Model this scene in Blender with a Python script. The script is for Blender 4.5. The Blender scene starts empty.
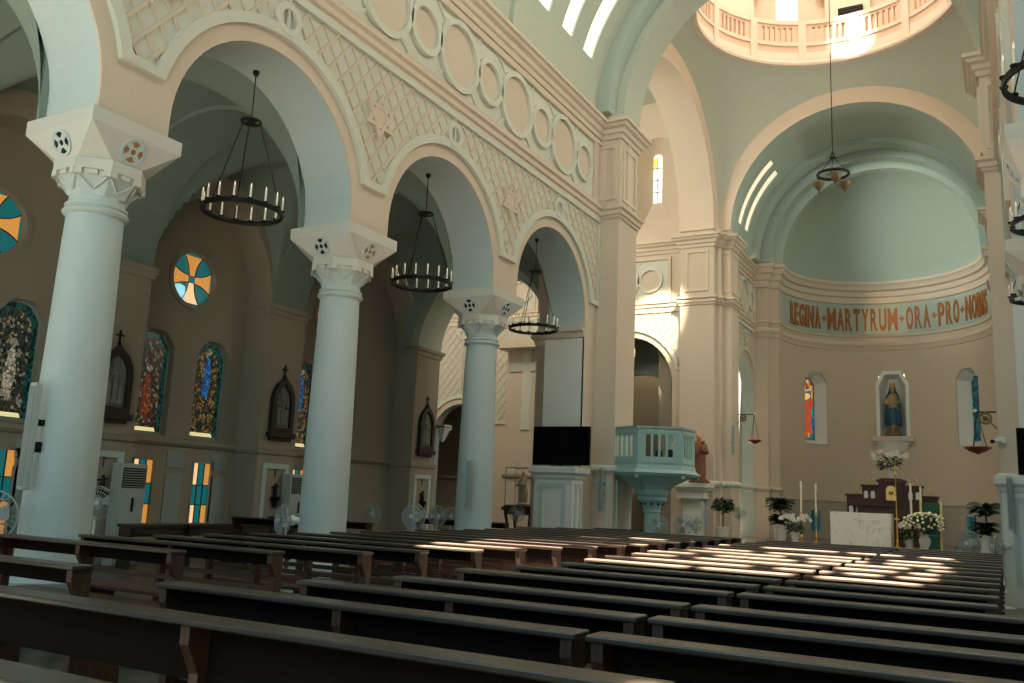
import bpy, bmesh, math, random
from math import sin, cos, pi, radians, sqrt, atan2, hypot
from mathutils import Vector, Matrix
from mathutils.geometry import tessellate_polygon
random.seed(7)
C = bpy.context.scene.collection
SC = bpy.context.scene

# ------------------------------------------------------------------ materials
MATS = {}
def mat(name, col, rough=.6, metal=0., bump=0., scale=8., var=.0, emit=None, es=0., spec=.5, coat=0., alpha=None, trans=0.):
    if name in MATS: return MATS[name]
    m = bpy.data.materials.new(name); m.use_nodes = True
    nt = m.node_tree; b = nt.nodes['Principled BSDF']
    b.inputs['Base Color'].default_value = (*col, 1)
    b.inputs['Roughness'].default_value = rough
    b.inputs['Metallic'].default_value = metal
    b.inputs['Specular IOR Level'].default_value = spec
    if coat: b.inputs['Coat Weight'].default_value = coat; b.inputs['Coat Roughness'].default_value = .25
    if trans: b.inputs['Transmission Weight'].default_value = trans
    if emit: b.inputs['Emission Color'].default_value = (*emit, 1); b.inputs['Emission Strength'].default_value = es
    if bump or var:
        tc = nt.nodes.new('ShaderNodeTexCoord'); n = nt.nodes.new('ShaderNodeTexNoise')
        n.inputs['Scale'].default_value = scale; n.inputs['Detail'].default_value = 5
        nt.links.new(tc.outputs['Object'], n.inputs['Vector'])
        if var:
            mx = nt.nodes.new('ShaderNodeMixRGB'); mx.inputs['Color1'].default_value = (*[c * (1 - var) for c in col], 1)
            mx.inputs['Color2'].default_value = (*[min(1, c * (1 + var)) for c in col], 1)
            nt.links.new(n.outputs['Fac'], mx.inputs['Fac']); nt.links.new(mx.outputs['Color'], b.inputs['Base Color'])
        if bump:
            bp = nt.nodes.new('ShaderNodeBump'); bp.inputs['Strength'].default_value = bump; bp.inputs['Distance'].default_value = .02
            nt.links.new(n.outputs['Fac'], bp.inputs['Height']); nt.links.new(bp.outputs['Normal'], b.inputs['Normal'])
    MATS[name] = m
    return m
def wood(name, a, b_, rough=.35, coat=.3, axis=0):
    m = bpy.data.materials.new(name); m.use_nodes = True; nt = m.node_tree; b = nt.nodes['Principled BSDF']
    tc = nt.nodes.new('ShaderNodeTexCoord'); mp = nt.nodes.new('ShaderNodeMapping')
    s = [18, 18, 18]; s[axis] = 1.2; mp.inputs['Scale'].default_value = s
    n = nt.nodes.new('ShaderNodeTexNoise'); n.inputs['Scale'].default_value = 2.5; n.inputs['Detail'].default_value = 8
    r = nt.nodes.new('ShaderNodeValToRGB'); r.color_ramp.elements[0].position = .35; r.color_ramp.elements[1].position = .7
    r.color_ramp.elements[0].color = (*a, 1); r.color_ramp.elements[1].color = (*b_, 1)
    nt.links.new(tc.outputs['Object'], mp.inputs['Vector']); nt.links.new(mp.outputs['Vector'], n.inputs['Vector'])
    nt.links.new(n.outputs['Fac'], r.inputs['Fac']); nt.links.new(r.outputs['Color'], b.inputs['Base Color'])
    b.inputs['Roughness'].default_value = rough; b.inputs['Coat Weight'].default_value = coat; b.inputs['Coat Roughness'].default_value = .3
    return m
def glassmat(name, cols, scale=9., es=.5, lead=.05, stretch=(1, 1, 1)):
    """leaded stained glass: voronoi cells in a ramp of colours, lit by daylight from behind"""
    m = bpy.data.materials.new(name); m.use_nodes = True; nt = m.node_tree; b = nt.nodes['Principled BSDF']
    tc = nt.nodes.new('ShaderNodeTexCoord'); mp = nt.nodes.new('ShaderNodeMapping'); mp.inputs['Scale'].default_value = stretch
    v = nt.nodes.new('ShaderNodeTexVoronoi'); v.inputs['Scale'].default_value = scale
    e = nt.nodes.new('ShaderNodeTexVoronoi'); e.feature = 'DISTANCE_TO_EDGE'; e.inputs['Scale'].default_value = scale
    nt.links.new(tc.outputs['Object'], mp.inputs['Vector'])
    for q in (v, e): nt.links.new(mp.outputs['Vector'], q.inputs['Vector'])
    sp = nt.nodes.new('ShaderNodeSeparateColor'); nt.links.new(v.outputs['Color'], sp.inputs['Color'])
    r = nt.nodes.new('ShaderNodeValToRGB'); r.color_ramp.interpolation = 'CONSTANT'
    while len(r.color_ramp.elements) < len(cols): r.color_ramp.elements.new(.5)
    for i, c in enumerate(cols):
        r.color_ramp.elements[i].position = i / len(cols); r.color_ramp.elements[i].color = (*c, 1)
    nt.links.new(sp.outputs['Red'], r.inputs['Fac'])
    g = nt.nodes.new('ShaderNodeMath'); g.operation = 'GREATER_THAN'; g.inputs[1].default_value = lead
    nt.links.new(e.outputs['Distance'], g.inputs[0])
    mx = nt.nodes.new('ShaderNodeMixRGB'); mx.inputs['Color1'].default_value = (.004, .004, .004, 1)
    nt.links.new(g.outputs[0], mx.inputs['Fac']); nt.links.new(r.outputs['Color'], mx.inputs['Color2'])
    nt.links.new(mx.outputs['Color'], b.inputs['Emission Color']); b.inputs['Emission Strength'].default_value = es
    nt.links.new(mx.outputs['Color'], b.inputs['Base Color']); b.inputs['Roughness'].default_value = .25
    return m

SOFF = mat('pale_blue_soffit_paint', (.46, .57, .57), .8, bump=.05, scale=20, var=.04)
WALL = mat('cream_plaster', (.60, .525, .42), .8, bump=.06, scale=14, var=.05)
AVAULT = mat('blue_green_aisle_vault_shaded', (.21, .28, .25), .85, bump=.03, scale=5, var=.05)  # blue-green vault paint, darkened to carry the shade of the aisle
WALLD = mat('cream_plaster_shaded', (.33, .30, .235), .85, bump=.06, scale=14, var=.05)  # copy of the cream plaster with shade put into its colour
PALE = mat('pale_grey_green_trim_paint', (.58, .61, .53), .7, var=.03)
CELL = mat('pale_green_plaster_ground', (.56, .58, .51), .8, var=.03)
CORN = mat('cream_cornice_paint', (.63, .55, .44), .7, var=.03)
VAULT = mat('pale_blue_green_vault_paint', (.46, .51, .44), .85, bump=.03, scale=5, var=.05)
VAULTT = mat('teal_tinted_vault_paint', (.37, .46, .41), .85, bump=.03, scale=5, var=.05)
IMP = mat('grey_beige_impost_paint', (.56, .58, .53), .7, var=.04)
COL = mat('pale_blue_grey_column_render', (.45, .56, .57), .75, bump=.5, scale=60, var=.08)
WHITE = mat('white_gloss_paint', (.68, .72, .68), .5, var=.03)
WHITEB = mat('pale_blue_moulding_paint', (.48, .58, .57), .6, var=.03)
BAND = mat('blue_grey_frieze_paint', (.38, .46, .43), .7, var=.05)
GREYG = mat('blue_green_panel_paint', (.30, .36, .34), .7, var=.04)
DADO = mat('grey_dado_paint', (.40, .39, .34), .7, var=.04)
FLOOR = mat('patterned_floor', (.2, .17, .13), .35, var=.1)
IRON = mat('black_wrought_iron', (.008, .009, .009), .45, metal=.6)
CANDLE = mat('ivory_candle', (.8, .78, .66), .5)
FLAME = mat('clear_flame_bulb', (.9, .85, .7), .2, emit=(1, .85, .6), es=.6)
BLACK = mat('black_plastic', (.004, .004, .005), .5, spec=.2)
HOLE = mat('dark_hole', (.01, .011, .01), .9)
AMBER = mat('amber_glass', (.35, .17, .05), .4, var=.4, scale=30)
GOLD = mat('gilded_metal', (.75, .48, .14), .3, metal=.9)
LETTER = mat('orange_gold_letter_paint', (.33, .12, .018), .5)
MAHO = wood('dark_mahogany', (.035, .009, .005), (.08, .022, .011), .5, .0)
PEW = wood('dark_pew_wood', (.028, .022, .015), (.055, .042, .028), .4, .25)
PEWD = wood('shade_darkened_pew_wood', (.004, .003, .002), (.009, .006, .004), .85, .0)  # pew wood darkened for the shade below the ledge
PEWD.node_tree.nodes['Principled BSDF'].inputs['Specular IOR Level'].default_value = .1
PEWL = wood('brown_pew_wood', (.03, .014, .008), (.075, .032, .016), .5, .15, 2)
ORANGE = wood('orange_varnished_wood', (.25, .08, .02), (.42, .15, .04), .35, .4)
FRAME = wood('carved_brown_frame_wood', (.010, .007, .005), (.028, .016, .010), .5, .1, 2)
RELIEF = mat('grey_plaster_relief', (.20, .21, .18), .7, bump=.8, scale=25, var=.25)
REDGL = mat('red_enamel_bowl', (.22, .02, .012), .3, metal=.3)
TURQ = mat('turquoise_pulpit_paint', (.33, .53, .51), .55, var=.07, bump=.1)
TURQD = mat('deep_turquoise_paint', (.02, .10, .11), .6)
LEAF = mat('dark_green_leaf', (.012, .05, .02), .5, var=.5, scale=20)
LEAFP = mat('palm_leaf', (.01, .035, .018), .5, var=.5, scale=20)
TRUNK = mat('brown_stem', (.16, .08, .04), .8)
PETAL = mat('white_petal', (.85, .84, .76), .6)
CREAMP = mat('cream_rose_petal', (.75, .74, .52), .6, var=.15, scale=40)
POT = mat('white_ceramic_pot', (.66, .69, .66), .3)
GREENF = mat('green_upholstery', (.01, .10, .065), .8, var=.1)
FANC = mat('grey_fan_plastic', (.30, .37, .37), .4)
FANB = mat('pale_fan_blade', (.28, .36, .36), .35)
FANW = mat('white_fan_plastic', (.62, .70, .68), .4)
SPK = mat('grey_green_speaker_cloth', (.22, .27, .26), .7)
SPKW = mat('pale_blue_speaker_shell', (.36, .47, .47), .5)
ACW = mat('off_white_appliance', (.42, .47, .44), .4)
SKIN = mat('painted_skin', (.55, .32, .2), .5)
ROBEB = mat('blue_robe_paint', (.015, .10, .16), .5, var=.3, scale=12)
ROBEC = mat('cream_gilded_robe_paint', (.42, .32, .16), .5, var=.4, scale=18)
BROWNR = mat('brown_orange_habit_paint', (.22, .08, .04), .6, var=.3, scale=14)
PALER = mat('pale_stone_robe', (.45, .38, .26), .6, var=.2, scale=12)
SHADOWD = mat('dark_grille', (.01, .012, .012), .6)
MIRG = mat('clear_case_glass', (.8, .9, .88), .05, trans=1.0)
SLIT = mat('daylit_warm_glass', (.9, .85, .7), .4, emit=(1., .90, .72), es=1.35)
SLITC = mat('daylit_clear_glass', (.9, .9, .85), .4, emit=(1., .97, .85), es=1.3)
DOMEW = mat('daylit_dome_glass', (.9, .8, .7), .4, emit=(1., .75, .5), es=1.0)
YEL = mat('daylit_yellow_glass', (.8, .6, .1), .4, emit=(1, .7, .15), es=1.)
G_ORANGE = mat('amber_cathedral_glass', (.6, .3, .08), .3, emit=(.85, .36, .07), es=.62, var=.3, scale=5)
G_TEAL = mat('teal_cathedral_glass', (.01, .1, .1), .3, emit=(.006, .105, .11), es=.9)
G_PALE = mat('pale_amber_cathedral_glass', (.7, .55, .3), .3, emit=(1, .66, .33), es=.85)
G_BLUEW = mat('pale_blue_cathedral_glass', (.5, .8, .9), .3, emit=(.35, .75, .9), es=.9)
LEAD = mat('lead_came', (.01, .012, .012), .6)

def marble():
    m = bpy.data.materials.new('white_veined_marble'); m.use_nodes = True; nt = m.node_tree; b = nt.nodes['Principled BSDF']
    tc = nt.nodes.new('ShaderNodeTexCoord'); n = nt.nodes.new('ShaderNodeTexNoise'); n.inputs['Scale'].default_value = 1.3
    n.inputs['Detail'].default_value = 7; n.inputs['Distortion'].default_value = 1.2
    s = nt.nodes.new('ShaderNodeMath'); s.operation = 'SUBTRACT'; s.inputs[1].default_value = .5
    a = nt.nodes.new('ShaderNodeMath'); a.operation = 'ABSOLUTE'
    r = nt.nodes.new('ShaderNodeValToRGB'); r.color_ramp.elements[0].color = (.5, .5, .48, 1); r.color_ramp.elements[1].color = (.80, .80, .75, 1)
    r.color_ramp.elements[0].position = 0; r.color_ramp.elements[1].position = .014
    nt.links.new(tc.outputs['Object'], n.inputs['Vector']); nt.links.new(n.outputs['Fac'], s.inputs[0]); nt.links.new(s.outputs[0], a.inputs[0])
    nt.links.new(a.outputs[0], r.inputs['Fac']); nt.links.new(r.outputs['Color'], b.inputs['Base Color']); b.inputs['Roughness'].default_value = .3
    return m
MARB = marble()
def tiles():
    m = bpy.data.materials.new('patterned_cement_tiles'); m.use_nodes = True; nt = m.node_tree; b = nt.nodes['Principled BSDF']
    tc = nt.nodes.new('ShaderNodeTexCoord'); ch = nt.nodes.new('ShaderNodeTexChecker'); ch.inputs['Scale'].default_value = 4.0
    ch.inputs['Color1'].default_value = (.13, .125, .10, 1); ch.inputs['Color2'].default_value = (.06, .075, .07, 1)
    v = nt.nodes.new('ShaderNodeTexVoronoi'); v.inputs['Scale'].default_value = 9; v.feature = 'DISTANCE_TO_EDGE'
    g = nt.nodes.new('ShaderNodeMath'); g.operation = 'GREATER_THAN'; g.inputs[1].default_value = .06
    mx = nt.nodes.new('ShaderNodeMixRGB'); mx.inputs['Color1'].default_value = (.05, .07, .06, 1)
    for q in (ch, v): nt.links.new(tc.outputs['Object'], q.inputs['Vector'])
    nt.links.new(v.outputs['Distance'], g.inputs[0]); nt.links.new(g.outputs[0], mx.inputs['Fac']); nt.links.new(ch.outputs['Color'], mx.inputs['Color2'])
    nt.links.new(mx.outputs['Color'], b.inputs['Base Color']); b.inputs['Roughness'].default_value = .35
    return m
TILES = tiles()

# ------------------------------------------------------------------ mesh builder
class MB:
    def __init__(s): s.v = []; s.f = []
    def add(s, vs, fs):
        n = len(s.v); s.v += [tuple(p) for p in vs]; s.f += [tuple(i + n for i in f) for f in fs]; return s
    def box(s, x0, x1, y0, y1, z0, z1):
        return s.add([(x, y, z) for z in (z0, z1) for y in (y0, y1) for x in (x0, x1)],
                     [(0, 2, 3, 1), (4, 5, 7, 6), (0, 1, 5, 4), (2, 6, 7, 3), (0, 4, 6, 2), (1, 3, 7, 5)])
    def bar(s, p, q, w, h=None, up=(0, 0, 1)):
        h = h or w; p = Vector(p); q = Vector(q); d = (q - p).normalized(); u = Vector(up)
        if abs(d.dot(u)) > .98: u = Vector((1, 0, 0)) if abs(d.x) < .9 else Vector((0, 1, 0))
        a = d.cross(u).normalized(); b = a.cross(d)
        vs = [c + a * sx * w / 2 + b * sy * h / 2 for c in (p, q) for sx, sy in ((-1, -1), (1, -1), (1, 1), (-1, 1))]
        return s.add(vs, [(0, 1, 2, 3), (7, 6, 5, 4), (0, 4, 5, 1), (1, 5, 6, 2), (2, 6, 7, 3), (3, 7, 4, 0)])
    def tube(s, pts, r, n=8, closed=False, cap=True):
        pts = [Vector(p) for p in pts]; m = len(pts); rs = r if isinstance(r, (list, tuple)) else [r] * m
        vs = []; pa = None
        for i, p in enumerate(pts):
            if closed: d = pts[(i + 1) % m] - pts[i - 1]
            else: d = pts[min(i + 1, m - 1)] - pts[max(i - 1, 0)]
            d.normalize()
            if pa is None:
                u = Vector((0, 0, 1)) if abs(d.z) < .9 else Vector((1, 0, 0)); pa = d.cross(u).normalized()
            else:
                pa = (pa - d * pa.dot(d)).normalized()
            b = d.cross(pa)
            vs += [p + (pa * cos(2 * pi * k / n) + b * sin(2 * pi * k / n)) * rs[i] for k in range(n)]
        fs = []
        for i in range(m if closed else m - 1):
            for k in range(n):
                a, b2 = i * n + k, i * n + (k + 1) % n; c, d2 = ((i + 1) % m) * n + (k + 1) % n, ((i + 1) % m) * n + k
                fs.append((a, b2, c, d2))
        if cap and not closed: fs += [tuple(range(n))[::-1], tuple(range((m - 1) * n, m * n))]
        return s.add(vs, fs)
    def lathe(s, prof, c=(0, 0), n=24, sx=1., sy=1., ang=0., lean=(0, 0)):
        vs = []; z0 = prof[0][1]
        for r, z in prof:
            for k in range(n):
                a = ang + 2 * pi * k / n
                vs.append((c[0] + r * cos(a) * sx + lean[0] * (z - z0), c[1] + r * sin(a) * sy + lean[1] * (z - z0), z))
        m = len(prof); fs = [(i * n + k, i * n + (k + 1) % n, (i + 1) * n + (k + 1) % n, (i + 1) * n + k) for i in range(m - 1) for k in range(n)]
        fs += [tuple(range(n))[::-1], tuple(range((m - 1) * n, m * n))]
        return s.add(vs, fs)
    def ball(s, c, r, n=10, m=6, sx=1, sy=1, sz=1):
        vs = [(c[0], c[1], c[2] - r * sz)]
        for i in range(1, m):
            t = pi * i / m
            vs += [(c[0] + r * sx * sin(t) * cos(2 * pi * k / n), c[1] + r * sy * sin(t) * sin(2 * pi * k / n), c[2] - r * sz * cos(t)) for k in range(n)]
        vs.append((c[0], c[1], c[2] + r * sz)); last = len(vs) - 1
        fs = [(0, 1 + (k + 1) % n, 1 + k) for k in range(n)]
        for i in range(m - 2):
            for k in range(n):
                a = 1 + i * n + k; b = 1 + i * n + (k + 1) % n; fs.append((a, b, b + n, a + n))
        o = 1 + (m - 2) * n
        fs += [(o + k, o + (k + 1) % n, last) for k in range(n)]
        return s.add(vs, fs)
    def plate(s, loops, f, d0, d1):
        """loops of (s,z): first outer, others holes; f maps (s,z,d) to 3-D"""
        flat = [p for lp in loops for p in lp]
        tris = tessellate_polygon([[Vector((a, b, 0)) for a, b in lp] for lp in loops])
        n = len(flat); vs = [f(a, b, d1) for a, b in flat] + [f(a, b, d0) for a, b in flat]
        fs = [tuple(t) for t in tris] + [tuple(i + n for i in t[::-1]) for t in tris]
        o = 0
        for lp in loops:
            k = len(lp)
            for i in range(k): fs.append((o + i, o + (i + 1) % k, o + (i + 1) % k + n, o + i + n))
            o += k
        return s.add(vs, fs)
    def sweep(s, path, prof, closed=False):
        """path: 2-D (x,y) list, offset to its LEFT; prof: list of (out, z), open strip closed at back (out=0)"""
        m = len(path); P = [Vector(p) for p in path]; rows = []
        for i in range(m):
            if closed: d1 = (P[i] - P[i - 1]).normalized(); d2 = (P[(i + 1) % m] - P[i]).normalized()
            else:
                d2 = (P[i + 1] - P[i]).normalized() if i < m - 1 else None
                d1 = (P[i] - P[i - 1]).normalized() if i else d2
                d2 = d2 or d1
            n1 = Vector((-d1.y, d1.x)); n2 = Vector((-d2.y, d2.x)); b = (n1 + n2)
            b = b / max(.2, (1 + n1.dot(n2)))
            rows.append([(P[i].x + b.x * o, P[i].y + b.y * o, z) for o, z in prof])
        k = len(prof); vs = [p for r in rows for p in r]; fs = []
        for i in range(m if closed else m - 1):
            j = (i + 1) % m
            for t in range(k): fs.append((i * k + t, i * k + (t + 1) % k, j * k + (t + 1) % k, j * k + t))
        if not closed: fs += [tuple(range(k))[::-1], tuple(range((m - 1) * k, m * k))]
        return s.add(vs, fs)
    def build(s, name, m, parent=None, smooth=False, loc=(0, 0, 0), normals=True, bevel=0):
        me = bpy.data.meshes.new(name); me.from_pydata(s.v, [], s.f)
        if normals:
            bm = bmesh.new(); bm.from_mesh(me); bmesh.ops.recalc_face_normals(bm, faces=bm.faces); bm.to_mesh(me); bm.free()
        me.materials.append(m)
        if smooth:
            me.polygons.foreach_set('use_smooth', [True] * len(me.polygons))
            try: me.set_sharp_from_angle(angle=radians(40))
            except Exception: pass
        o = bpy.data.objects.new(name, me); C.objects.link(o); o.parent = parent; o.location = loc
        if bevel:
            md = o.modifiers.new('bevel', 'BEVEL'); md.width = bevel; md.segments = 2; md.limit_method = 'ANGLE'
        return o
def tag(o, label, cat, group=None, kind=None):
    o['label'] = label; o['category'] = cat
    if group: o['group'] = group
    if kind: o['kind'] = kind
    return o
def thing(name, label, cat, loc=(0, 0, 0), rz=0., group=None):
    o = bpy.data.objects.new(name, None); C.objects.link(o); o.location = loc; o.rotation_euler = (0, 0, rz); o.empty_display_size = .1
    return tag(o, label, cat, group)
def dup(root, loc, rz, label, group=None):
    def cp(o, par):
        c = o.copy(); C.objects.link(c); c.parent = par
        for ch in list(o.children): cp(ch, c)
        return c
    r = cp(root, None); r.location = loc; r.rotation_euler = (0, 0, rz); r['label'] = label
    if group: r['group'] = group
    return r
def struct(o):
    o['kind'] = 'structure'; return o
NT = [0]
def trim(mb, m, smooth=False):
    NT[0] += 1; return struct(mb.build('trim_%d' % NT[0], m, smooth=smooth))
NW = [0]
def window(loc, rz=0.):
    NW[0] += 1
    o = bpy.data.objects.new('window_%d' % NW[0], None); C.objects.link(o); o.location = loc; o.rotation_euler = (0, 0, rz); return struct(o)

# ------------------------------------------------------------------ key dimensions (metres)
EYE = 1.55
WX = -8.93          # nave left wall face
RX = .29            # nave right wall face
NX = -4.25          # nave axis
AZ = 6.02; AR = 1.78 # arcade arch springing, radius
CT = 11.65          # vault springing
ARCHY = [4.15, 8.69, 13.22, 17.78]
COLY = [1.87, 6.42, 10.95, 15.5]
XC, YC = -4.22, 26.3 # crossing centre

def arc(cx, cz, r, a0, a1, n):
    return [(cx + r * cos(a0 + (a1 - a0) * i / n), cz + r * sin(a0 + (a1 - a0) * i / n)) for i in range(n + 1)]
def disc(cx, cz, r, n=40): return [(cx + r * cos(2 * pi * i / n), cz + r * sin(2 * pi * i / n)) for i in range(n)]

# ---- one bay system of the elevation: wall with arches, lattice spandrels, circle frieze
def elevation(name, f, s0, s1, arches, R=AR, thick=1.0, z0=None, circles=(), panel=None, bz=5.75, top=CT, lattice=True, mats=(WALL, PALE, CELL), zs=AZ, extra=()):
    W, P, G = mats
    arches = sorted(arches)
    out = [(s0, top), (s0, bz)]
    for c in arches:
        out += [(c - R, bz)] + arc(c, zs, R, pi, 0, 28) + [(c + R, bz)]
    out += [(s1, bz), (s1, top)]
    wall = struct(MB().plate([out] + list(extra), f, -.04, 0).build(name, W))
    struct(MB().plate([out] + list(extra), f, -thick, -.04).build(name, SOFF))
    if lattice:
        R1, R2, zt, zb = R + .23, R + .39, 8.80, zs + .45
        br = MB(); rb = MB(); gr = MB(); orn = MB()
        def inside(s, z, m=0.):
            if z > zt - .12 + m or z < zb + .1 - m: return False
            for c in arches:
                if hypot(s - c, z - zs) < R2 - m and z > zs: return False
                if hypot(s - c, z - 8.33) < .22 - m: return False
            return True
        h = sqrt(R1 * R1 - (zb - zs) ** 2)
        edges = [s0 + .06] + [x for c in arches for x in (c - h, c + h)] + [s1 - .06]
        for i in range(0, len(edges), 2):
            a, b = edges[i], edges[i + 1]
            if b - a < .05: continue
            left = arches[i // 2 - 1] if i else None; right = arches[i // 2] if i // 2 < len(arches) else None
            sa = left if left is not None else a; sb = right if right is not None else b
            def region(RR, inset):
                lp = [];
                hz = sqrt(RR * RR - (zb + inset - zs) ** 2)
                A = (sa + hz) if left is not None else a + inset
                B = (sb - hz) if right is not None else b - inset
                if left is not None:
                    a1 = math.asin((zb + inset - zs) / RR); lp += arc(left, zs, RR, pi / 2, a1, 16)
                    if zt - inset > zs + RR: lp = [(left, zt - inset)] + lp
                else: lp += [(A, zt - inset), (A, zb + inset)]
                if right is not None:
                    a1 = math.asin((zb + inset - zs) / RR); lp += arc(right, zs, RR, pi - a1, pi / 2, 16)
                    if zt - inset > zs + RR: lp += [(right, zt - inset)]
                else: lp += [(B, zb + inset), (B, zt - inset)]
                return lp
            o_, n_ = region(R1, 0), region(R2, .12)
            # keep inner loop strictly inside at the arch axis
            n_ = [(min(max(x, (left + .02) if left is not None else -1e9), (right - .02) if right is not None else 1e9), z) for x, z in n_]
            br.plate([o_, n_[::-1]], f, 0, .075)
            gr.plate([n_], f, 0, .012)
            # ornament in the spandrel centre
            sc = None
            if left is not None and right is not None: sc = (left + right) / 2
            elif left is not None and b - left > R2 + .3: sc = b - .42
            if sc is not None:
                zc = 7.75
                for q in (0, pi):
                    tri = [(sc + .40 * cos(q + pi / 2 + 2 * pi * k / 3), zc + .40 * sin(q + pi / 2 + 2 * pi * k / 3)) for k in range(3)]
                    inn = [(sc + .26 * cos(q + pi / 2 + 2 * pi * k / 3), zc + .26 * sin(q + pi / 2 + 2 * pi * k / 3)) for k in range(3)]
                    orn.plate([tri, inn[::-1]], f, .012, .085 if q else .08)
                orn.plate([disc(sc, zc, .15, 16)], f, .012, .07)
            # lattice ribs
            st = .34; lo, hi = sa, sb
            for sg in (1, -1):
                k0 = int((lo - 12) / st) - 2; k1 = int((hi + 12) / st) + 2
                for k in range(k0, k1):
                    run = None; t = zb
                    prev = None
                    while t < zt + .05:
                        s_ = k * st + .12 + sg * (t - 7.6) * .8
                        ok = lo - .01 <= s_ <= hi + .01 and inside(s_, t, .03) and (sc is None or hypot(s_ - sc, t - 7.75) > .27)
                        if ok and run is None: run = (s_, t)
                        if (not ok) and run is not None:
                            if hypot(prev[0] - run[0], prev[1] - run[1]) > .06:
                                dx, dz = prev[0] - run[0], prev[1] - run[1]; L = hypot(dx, dz); nx, nz = -dz / L * .021, dx / L * .021
                                rb.plate([[(run[0] - nx, run[1] - nz), (prev[0] - nx, prev[1] - nz), (prev[0] + nx, prev[1] + nz), (run[0] + nx, run[1] + nz)]], f, .012, .040 + .004 * sg)
                            run = None
                        prev = (s_, t); t += .04
        for c in arches:
            br.plate([disc(c, 8.33, .25), disc(c, 8.33, .15)[::-1]], f, .0, .09)
        trim(br, P); trim(gr, G); trim(rb, W)
        if orn.f: trim(orn, W)
    if circles:
        pz0, pz1 = 9.2, 10.72; a, b = panel
        g = MB().plate([[(a, pz0), (b, pz0), (b, pz1), (a, pz1)]], f, 0, .015); trim(g, P)
        fr = MB().plate([[(a - .12, pz0 - .1), (b + .12, pz0 - .1), (b + .12, pz1 + .1), (a - .12, pz1 + .1)], [(a, pz0), (a, pz1), (b, pz1), (b, pz0)]], f, 0, .09); trim(fr, W)
        rg = MB(); dd = MB()
        for c, r in circles:
            rg.plate([disc(c, 9.96, r), disc(c, 9.96, r - .12)[::-1]], f, .015, .10)
            dd.plate([disc(c, 9.96, r - .12)], f, .012, .022)
            if r > .6:   # straight fillets joining the circles to the panel corners
                for sg in (-1, 1):
                    for sz in (-1, 1):
                        p = (c + sg * .50, 9.96 + sz * .52); q = (c + sg * .78, 9.96 + sz * .745)
                        dx, dz = q[0] - p[0], q[1] - p[1]; L = hypot(dx, dz); nx, nz = -dz / L * .03, dx / L * .03
                        rg.plate([[(p[0] - nx, p[1] - nz), (q[0] - nx, q[1] - nz), (q[0] + nx, q[1] + nz), (p[0] + nx, p[1] + nz)]], f, .015, .05)
        trim(rg, P, True); trim(dd, W)
    return wall

PROF_LOW = [(0, 8.78), (.05, 8.80), (.05, 8.86), (.10, 8.88), (.10, 8.98), (.16, 9.02), (.16, 9.08), (.06, 9.10), (0, 9.10)]
PROF_MID = [(0, 10.82), (.05, 10.82), (.05, 10.90), (0, 10.92)]
PROF_TOP = [(0, 10.96), (.05, 10.96), (.07, 11.07), (.12, 11.1), (.14, 11.2), (.22, 11.25), (.24, 11.31), (.30, 11.34), (.30, 11.42), (.1, 11.47), (0, 11.47)]
PROF_DADO = [(0, 2.26), (.04, 2.28), (.09, 2.34), (.09, 2.42), (.03, 2.46), (0, 2.46)]
PROF_BASE = [(0, 0), (.06, 0), (.06, .28), (.02, .34), (0, .34)]

# ------------------------------------------------------------------ floor
struct(MB().box(-24, 7, -7.5, 44, -.2, 0).build('floor', TILES))
pl = MB().box(-13, 4.5, 28.2, 42, 0, .22).box(-12.9, 4.4, 28.6, 42, .22, .44)
struct(pl.build('floor', mat('sanctuary_floor_stone', (.16, .15, .12), .4, var=.1)))

# ------------------------------------------------------------------ nave walls
fL = lambda s, z, d: (WX + d, s, z)
fR = lambda s, z, d: (RX - d, s, z)
ci = [(19.08, .5), (17.91, .72), (16.75, .5), (15.56, .72), (14.40, .5), (13.24, .72), (12.08, .5), (10.92, .72), (9.76, .5), (8.60, .72), (7.44, .5), (6.28, .72), (5.12, .5)]
elevation('wall_left', fL, 1.2, 20.3, ARCHY, circles=ci, panel=(4.5, 19.72))
elevation('wall_right', fR, 1.2, 20.3, ARCHY, circles=ci[:6], panel=(12.6, 19.72))

# crossing piers (nave side): left and right
def pier(xa, xb, y0, y1, z1=CT, sgn=1):
    """pier shaft; xa is the wall side, xb the nave side"""
    x0, x1 = min(xa, xb), max(xa, xb)
    b = MB().box(x0, x1, y0, y1, 0, z1); struct(b.build('wall_pier', WALL))
    path = [(xa, y0), (xb, y0), (xb, y1), (xa, y1)]
    if sgn < 0: path = path[::-1]
    q = [(x, y) for x, y in path][::-1]
    for pr, m in ((PROF_LOW, CORN), (PROF_TOP, CORN), (PROF_DADO, WHITE), (PROF_BASE, WHITE)):
        trim(MB().sweep(q, pr), m)
    # raised panels on the upper shaft
    up = MB()
    yc = (y0 + y1) / 2; w = (y1 - y0)
    fs = (lambda s, z, d: (xb + sgn * d, s, z))
    ff = (lambda s, z, d: (s, y0 - d, z))
    for f, a, b2 in ((fs, y0 + .16, y1 - .16), (ff, x0 + .08, x1 - .08)):
        up.plate([[(a, 9.3), (b2, 9.3), (b2, 10.8), (a, 10.8)], [(a + .09, 9.39), (a + .09, 10.71), (b2 - .09, 10.71), (b2 - .09, 9.39)]], f, 0, .05)
        if b2 - a > .8: up.plate([[(a + .3, 9.15), (b2 - .3, 9.15), (b2 - .3, 10.95), (a + .3, 10.95)]], f, 0, .03)
    trim(up, CORN)
    # blue-white dado panel
    dp = MB()
    for f, a, b2 in ((fs, y0 + .2, y1 - .2), (ff, x0 + .1, x1 - .1)):
        dp.plate([[(a, .5), (b2, .5), (b2, 2.1), (a, 2.1)], [(a + .07, .57), (a + .07, 2.03), (b2 - .07, 2.03), (b2 - .07, .57)]], f, 0, .03)
    trim(dp, WHITEB)
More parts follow.
